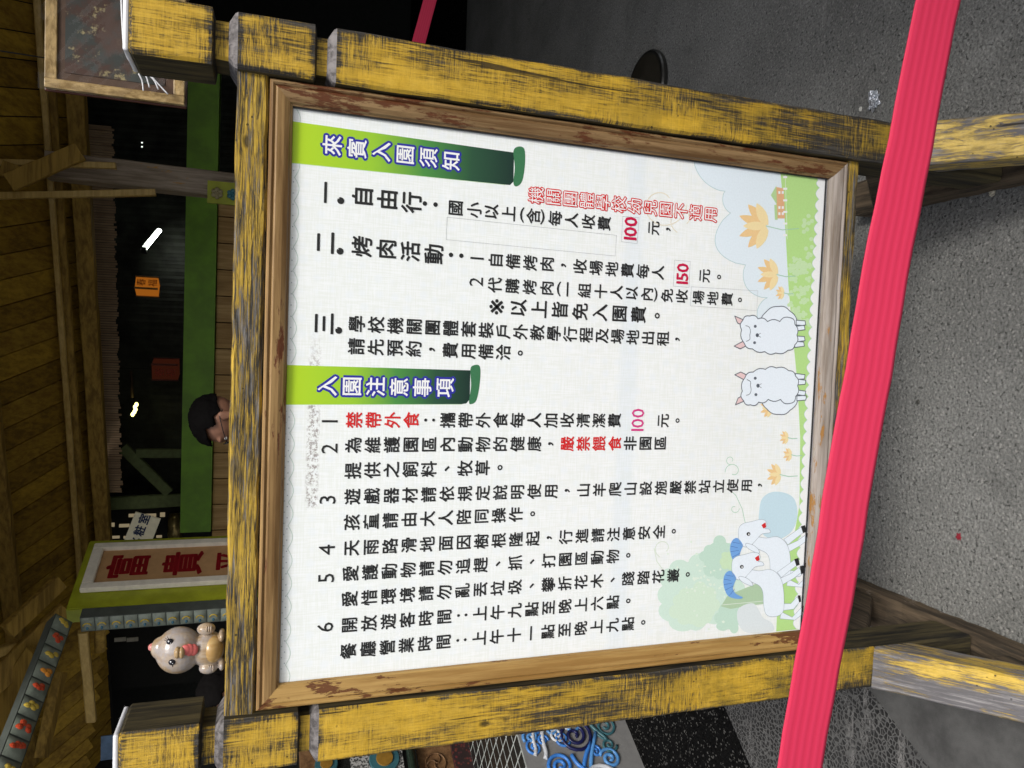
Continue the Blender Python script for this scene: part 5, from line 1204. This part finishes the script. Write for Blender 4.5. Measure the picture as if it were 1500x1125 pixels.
for (x, y) in ((249, 940), (252, 970)):
    e = empty('tmp', (0, 0, 0)); bpy.data.objects.remove(e)
    q = hit(x, y, hc, HR); bm = bmesh.new(); add_ball(bm, q, (4.6 * s_, 3.0 * s_, 4.8 * s_), 16, 10); ey = from_bm('eye', bm, M_blk, fig, smooth=True)
    bm = bmesh.new(); add_ball(bm, q + Vector((0.0016, -0.0028, 0.0014)), 0.0011, 8, 6); add_ball(bm, q + Vector((-0.001, -0.003, -0.0012)), 0.0006, 8, 6); from_bm('eye_glint', bm, M_white, ey)
    bm = bmesh.new()
    for j in (-1, 0, 1):
        a_ = (math.pi * (0.72 if y < 960 else 1.0) + j * 0.4) if y > 960 else (0.9 + j * 0.4)
        o_ = Vector((math.cos(a_ + (0.6 if y > 960 else 0)), 0, math.sin(a_ + (0 if y < 960 else 0)) * (1 if y < 960 else -0.3)))
        add_tube(bm, [q + o_ * 0.004 + Vector((0, 0.0005, 0)), q + o_ * 0.0085 + Vector((0, 0.002, 0))], [0.0006, 0.0003], 5)
    from_bm('eyelashes', bm, M_blk, ey)
for (dx, nm) in ((-3.2, 'a'), (3.2, 'b')):
    q = hit(263 + dx, 956, hc, HR); bm = bmesh.new(); add_ball(bm, q, (8.5 * s_, 7.5 * s_, 4.6 * s_), 18, 12); from_bm('beak', bm, plain('tan_beak_' + nm, (0.38, 0.26, 0.13), 0.25), fig, smooth=True)
bm = bmesh.new()
for (x, yo, r) in ((272, -0.0300, 8), (277, -0.0285, 9.5), (283, -0.0275, 9)):
    q = hit(min(x, 281), 952, hc, HR); q.z -= max(0, x - 281) * s_; add_ball(bm, q, (r * s_, 4.2 * s_, 7 * s_), 16, 10)
voxel(bm, 0.0008, 'tongue', plain('tongue_pink', (0.58, 0.13, 0.12), 0.22), fig, 2)
for (x, y) in ((309, 979), (306, 921)):
    bm = bmesh.new()
    for j in (-1, 0, 1): q = at(x + 3.2 * j, y, fy - 0.019); add_ball(bm, q, (5.5 * s_, 2.2 * s_, 1.5 * s_), 10, 8)
    from_bm('fingers', bm, M_clay, fig, smooth=True)

# ------------------------------------------------------------------ people behind the board
M_skin = plain('skin', (0.24, 0.115, 0.07), 0.5, nz=0.06); M_hair = plain('black_hair', (0.004, 0.0035, 0.0035), 0.85, spec=0.05)
def skin_mesh(joints, edges, name='tmp'):
    me = bpy.data.meshes.new(name); me.from_pydata([j[:3] for j in joints], edges, []); o = bpy.data.objects.new(name, me); COL.objects.link(o)
    m = o.modifiers.new('s', 'SKIN'); m.use_smooth_shade = True; m.branch_smoothing = 0.6
    for i, j in enumerate(joints): 
        me.skin_vertices[0].data[i].radius = (j[3], j[4] if len(j) > 4 else j[3])
    me.skin_vertices[0].data[0].use_root = True
    sb = o.modifiers.new('b', 'SUBSURF'); sb.levels = 2; sb.render_levels = 2
    bpy.context.view_layer.update(); m2 = bpy.data.meshes.new_from_object(o.evaluated_get(bpy.context.evaluated_depsgraph_get()))
    bpy.data.objects.remove(o); bpy.data.meshes.remove(me); return m2
def person(base, face_yaw, H, label, shirt_c, tr_c, pitch=0.25, glasses=True):
    """standing figure; built facing -Y at the origin, then turned"""
    root = empty('person', base, label, 'person')
    s = H / 1.72
    J = [(0, 0, .95, .13, .10), (0, 0, 1.12, .125, .095), (0, 0, 1.30, .15, .10), (0, 0, 1.42, .10, .08), (0, -.01, 1.50, .055), (0, -.02, 1.56, .055),
         (.17, 0, 1.40, .055), (.22, .02, 1.12, .042), (.20, -.14, .92, .030), (.19, -.19, .86, .034, .02),
         (-.17, 0, 1.40, .055), (-.22, .02, 1.12, .042), (-.20, -.14, .92, .030), (-.19, -.19, .86, .034, .02),
         (.09, 0, .86, .085), (.10, -.01, .48, .060), (.10, .02, .09, .042), (.10, -.13, .04, .040, .03),
         (-.09, 0, .86, .085), (-.10, -.01, .48, .060), (-.10, .02, .09, .042), (-.10, -.13, .04, .040, .03)]
    Ed = [(0, 1), (1, 2), (2, 3), (3, 4), (4, 5), (3, 6), (6, 7), (7, 8), (8, 9), (3, 10), (10, 11), (11, 12), (12, 13), (0, 14), (14, 15), (15, 16), (16, 17), (0, 18), (18, 19), (19, 20), (20, 21)]
    m_ = skin_mesh(J, Ed)
    bm = bmesh.new(); bm.from_mesh(m_); bpy.data.meshes.remove(m_)
    hx = []
    Rm = Matrix.Rotation(pitch, 3, 'X')
    def hp(x, y, z): return Rm @ Vector((x, y, z)) + Vector((0, -0.02, 1.60))
    def hb(b_, c, r, mi=0): add_ball(b_, hp(*c), r, 20, 14, mi, Rm)
    hb(bm, (0, 0.005, 0.035), (.074, .095, .085)); hb(bm, (0, -.028, -.03), (.056, .062, .075)); hb(bm, (0, -.055, -.085), (.028, .028, .022))
    hb(bm, (0, -.095, -.015), (.012, .017, .022)); hb(bm, (0, -.088, 0.012), (.008, .012, .025)); hb(bm, (0, -.082, .045), (.052, .014, .012))
    hb(bm, (0, -.086, -.055), (.022, .009, .006)); hb(bm, (0, -.084, -.066), (.019, .009, .006))
    for sx in (-1, 1):
        hb(bm, (sx * .077, .010, -.005), (.010, .018, .032)); hb(bm, (sx * .084, .018, 0.008), (.006, .013, .018))
        wr = Vector((sx * .19, -.20, .84)); dirv = Vector((0, -.35, -1)).normalized()
        add_ball(bm, wr + dirv * 0.03, (.022, .030, .045), 12, 8)
        for f_ in range(4):
            o_ = wr + dirv * 0.06 + Vector((0, -.027 + f_ * .017, 0.005 * abs(f_ - 1.5)))
            L = (.058, .068, .072, .055)[3 - f_]; add_tube(bm, [o_, o_ + dirv * L * .5 + Vector((-sx * .004, 0, 0)), o_ + dirv * L + Vector((-sx * .018, .006, 0))], [.0088, .0082, .0066], 8)
        o_ = wr + dirv * 0.015 + Vector((0, -.025, 0)); add_tube(bm, [o_, o_ + Vector((-sx * .01, -.028, -.025)), o_ + Vector((-sx * .02, -.034, -.055))], [.011, .0095, .0075], 8)
    T = Matrix.Diagonal((s, s, s, 1))
    body = voxel(bm, 0.0065, 'body', M_skin, None, 1)
    # hair: cap over skull with short sides
    bm = bmesh.new(); bmesh.ops.create_icosphere(bm, subdivisions=5, radius=1)
    dl = []
    for v in bm.verts:
        x, y, z = v.co
        if (y < -0.25 and z < 0.42 - 0.0) or (z < -0.35) or (y < 0.10 and z < -0.02): dl.append(v)
    bmesh.ops.delete(bm, geom=dl, context='VERTS')
    for v in bm.verts:
        x, y, z = v.co; n = noise.noise(Vector((x * 9, y * 9, z * 4))) * 0.05 + noise.noise(Vector((x * 30, y * 30, z * 9))) * 0.035
        top = max(0, z) ** 0.5; r = 1.0 + n + 0.10 * top
        v.co = hp(x * .081 * r, 0.008 + y * .102 * r - (0.012 * top if y < 0 else 0), .040 + z * .092 * r)
    hair = from_bm('hair', bm, M_hair, None, smooth=True)
    md = hair.modifiers.new('t', 'SOLIDIFY'); md.thickness = 0.006; md.offset = -1
    parts = [body, hair]
    # shirt and trousers and shoes
    SJ = [(0, 0, .90, .15, .115), (0, 0, 1.12, .145, .115), (0, 0, 1.30, .17, .12), (0, 0, 1.43, .10, .085), (.175, 0, 1.405, .072), (.225, .02, 1.17, .062), (-.175, 0, 1.405, .072), (-.225, .02, 1.17, .062)]
    m_ = skin_mesh(SJ, [(0, 1), (1, 2), (2, 3), (3, 4), (4, 5), (3, 6), (6, 7)]); m_.materials.append(plain('shirt_cloth', shirt_c, 0.85)); o = bpy.data.objects.new('shirt', m_); COL.objects.link(o); parts.append(o)
    TJ = [(0, 0, .95, .145, .11), (.09, 0, .84, .105), (.10, -.005, .48, .078), (.10, .015, .11, .062), (-.09, 0, .84, .105), (-.10, -.005, .48, .078), (-.10, .015, .11, .062)]
    m_ = skin_mesh(TJ, [(0, 1), (1, 2), (2, 3), (0, 4), (4, 5), (5, 6)]); m_.materials.append(plain('trouser_cloth', tr_c, 0.85)); o = bpy.data.objects.new('trousers', m_); COL.objects.link(o); parts.append(o)
    for sx in (-1, 1):
        bm = bmesh.new(); add_ball(bm, (sx * .10, -.06, .035), (.048, .135, .05), 18, 10)
        for v in bm.verts: v.co.z = max(v.co.z, 0.002)
        parts.append(from_bm('shoe', bm, plain('shoe_black', (0.02, 0.02, 0.02), 0.5), None, smooth=True))
        bm = bmesh.new(); add_ball(bm, hp(sx * .030, -.080, .022), (.013, .008, .007), 12, 8); parts.append(from_bm('eye', bm, plain('eye_white', (0.6, 0.58, 0.55), 0.2), None, smooth=True))
        bm = bmesh.new(); add_ball(bm, hp(sx * .030, -.0875, .022), (.0055, .002, .0055), 10, 8); parts.append(from_bm('iris', bm, M_blk, None))
    if glasses:
        bm = bmesh.new()
        for sx in (-1, 1):
            add_tube(bm, [hp(sx * .033 + .026 * math.cos(a_), -.100, .018 + .019 * math.sin(a_)) for a_ in [2 * math.pi * i / 20 for i in range(21)]], .0018, 6, cap=False)
            add_tube(bm, [hp(sx * .059, -.099, .022), hp(sx * .080, -.05, .022), hp(sx * .086, .015, .018), hp(sx * .084, .035, .0)], .0018, 6)
        add_tube(bm, [hp(-.008, -.101, .020), hp(.008, -.101, .020)], .0018, 6); parts.append(from_bm('glasses', bm, M_blk, None))
    for o in parts:
        o.parent = root; o.matrix_parent_inverse = Matrix.Identity(4)
    root.scale = (s, s, s); root.rotation_euler = (0, 0, face_yaw)
    return root
q = at(292, 604, 2.2); HT = at(283, 604, 2.2).z
person((q.x - 0.0, 2.2, 0), -1.5, HT - 0.005, 'short dark haired person in glasses looking down behind the top rail of the board', (0.05, 0.06, 0.08), (0.03, 0.03, 0.04), 0.30)
q = at(300, 1008, 1.9); HT = at(292, 1008, 1.9).z
person((q.x - 0.01, 1.9, 0), -1.2, HT - 0.01, 'dark haired person half hidden between the figurine and the left post', (0.10, 0.05, 0.05), (0.03, 0.03, 0.04), 0.2, False)
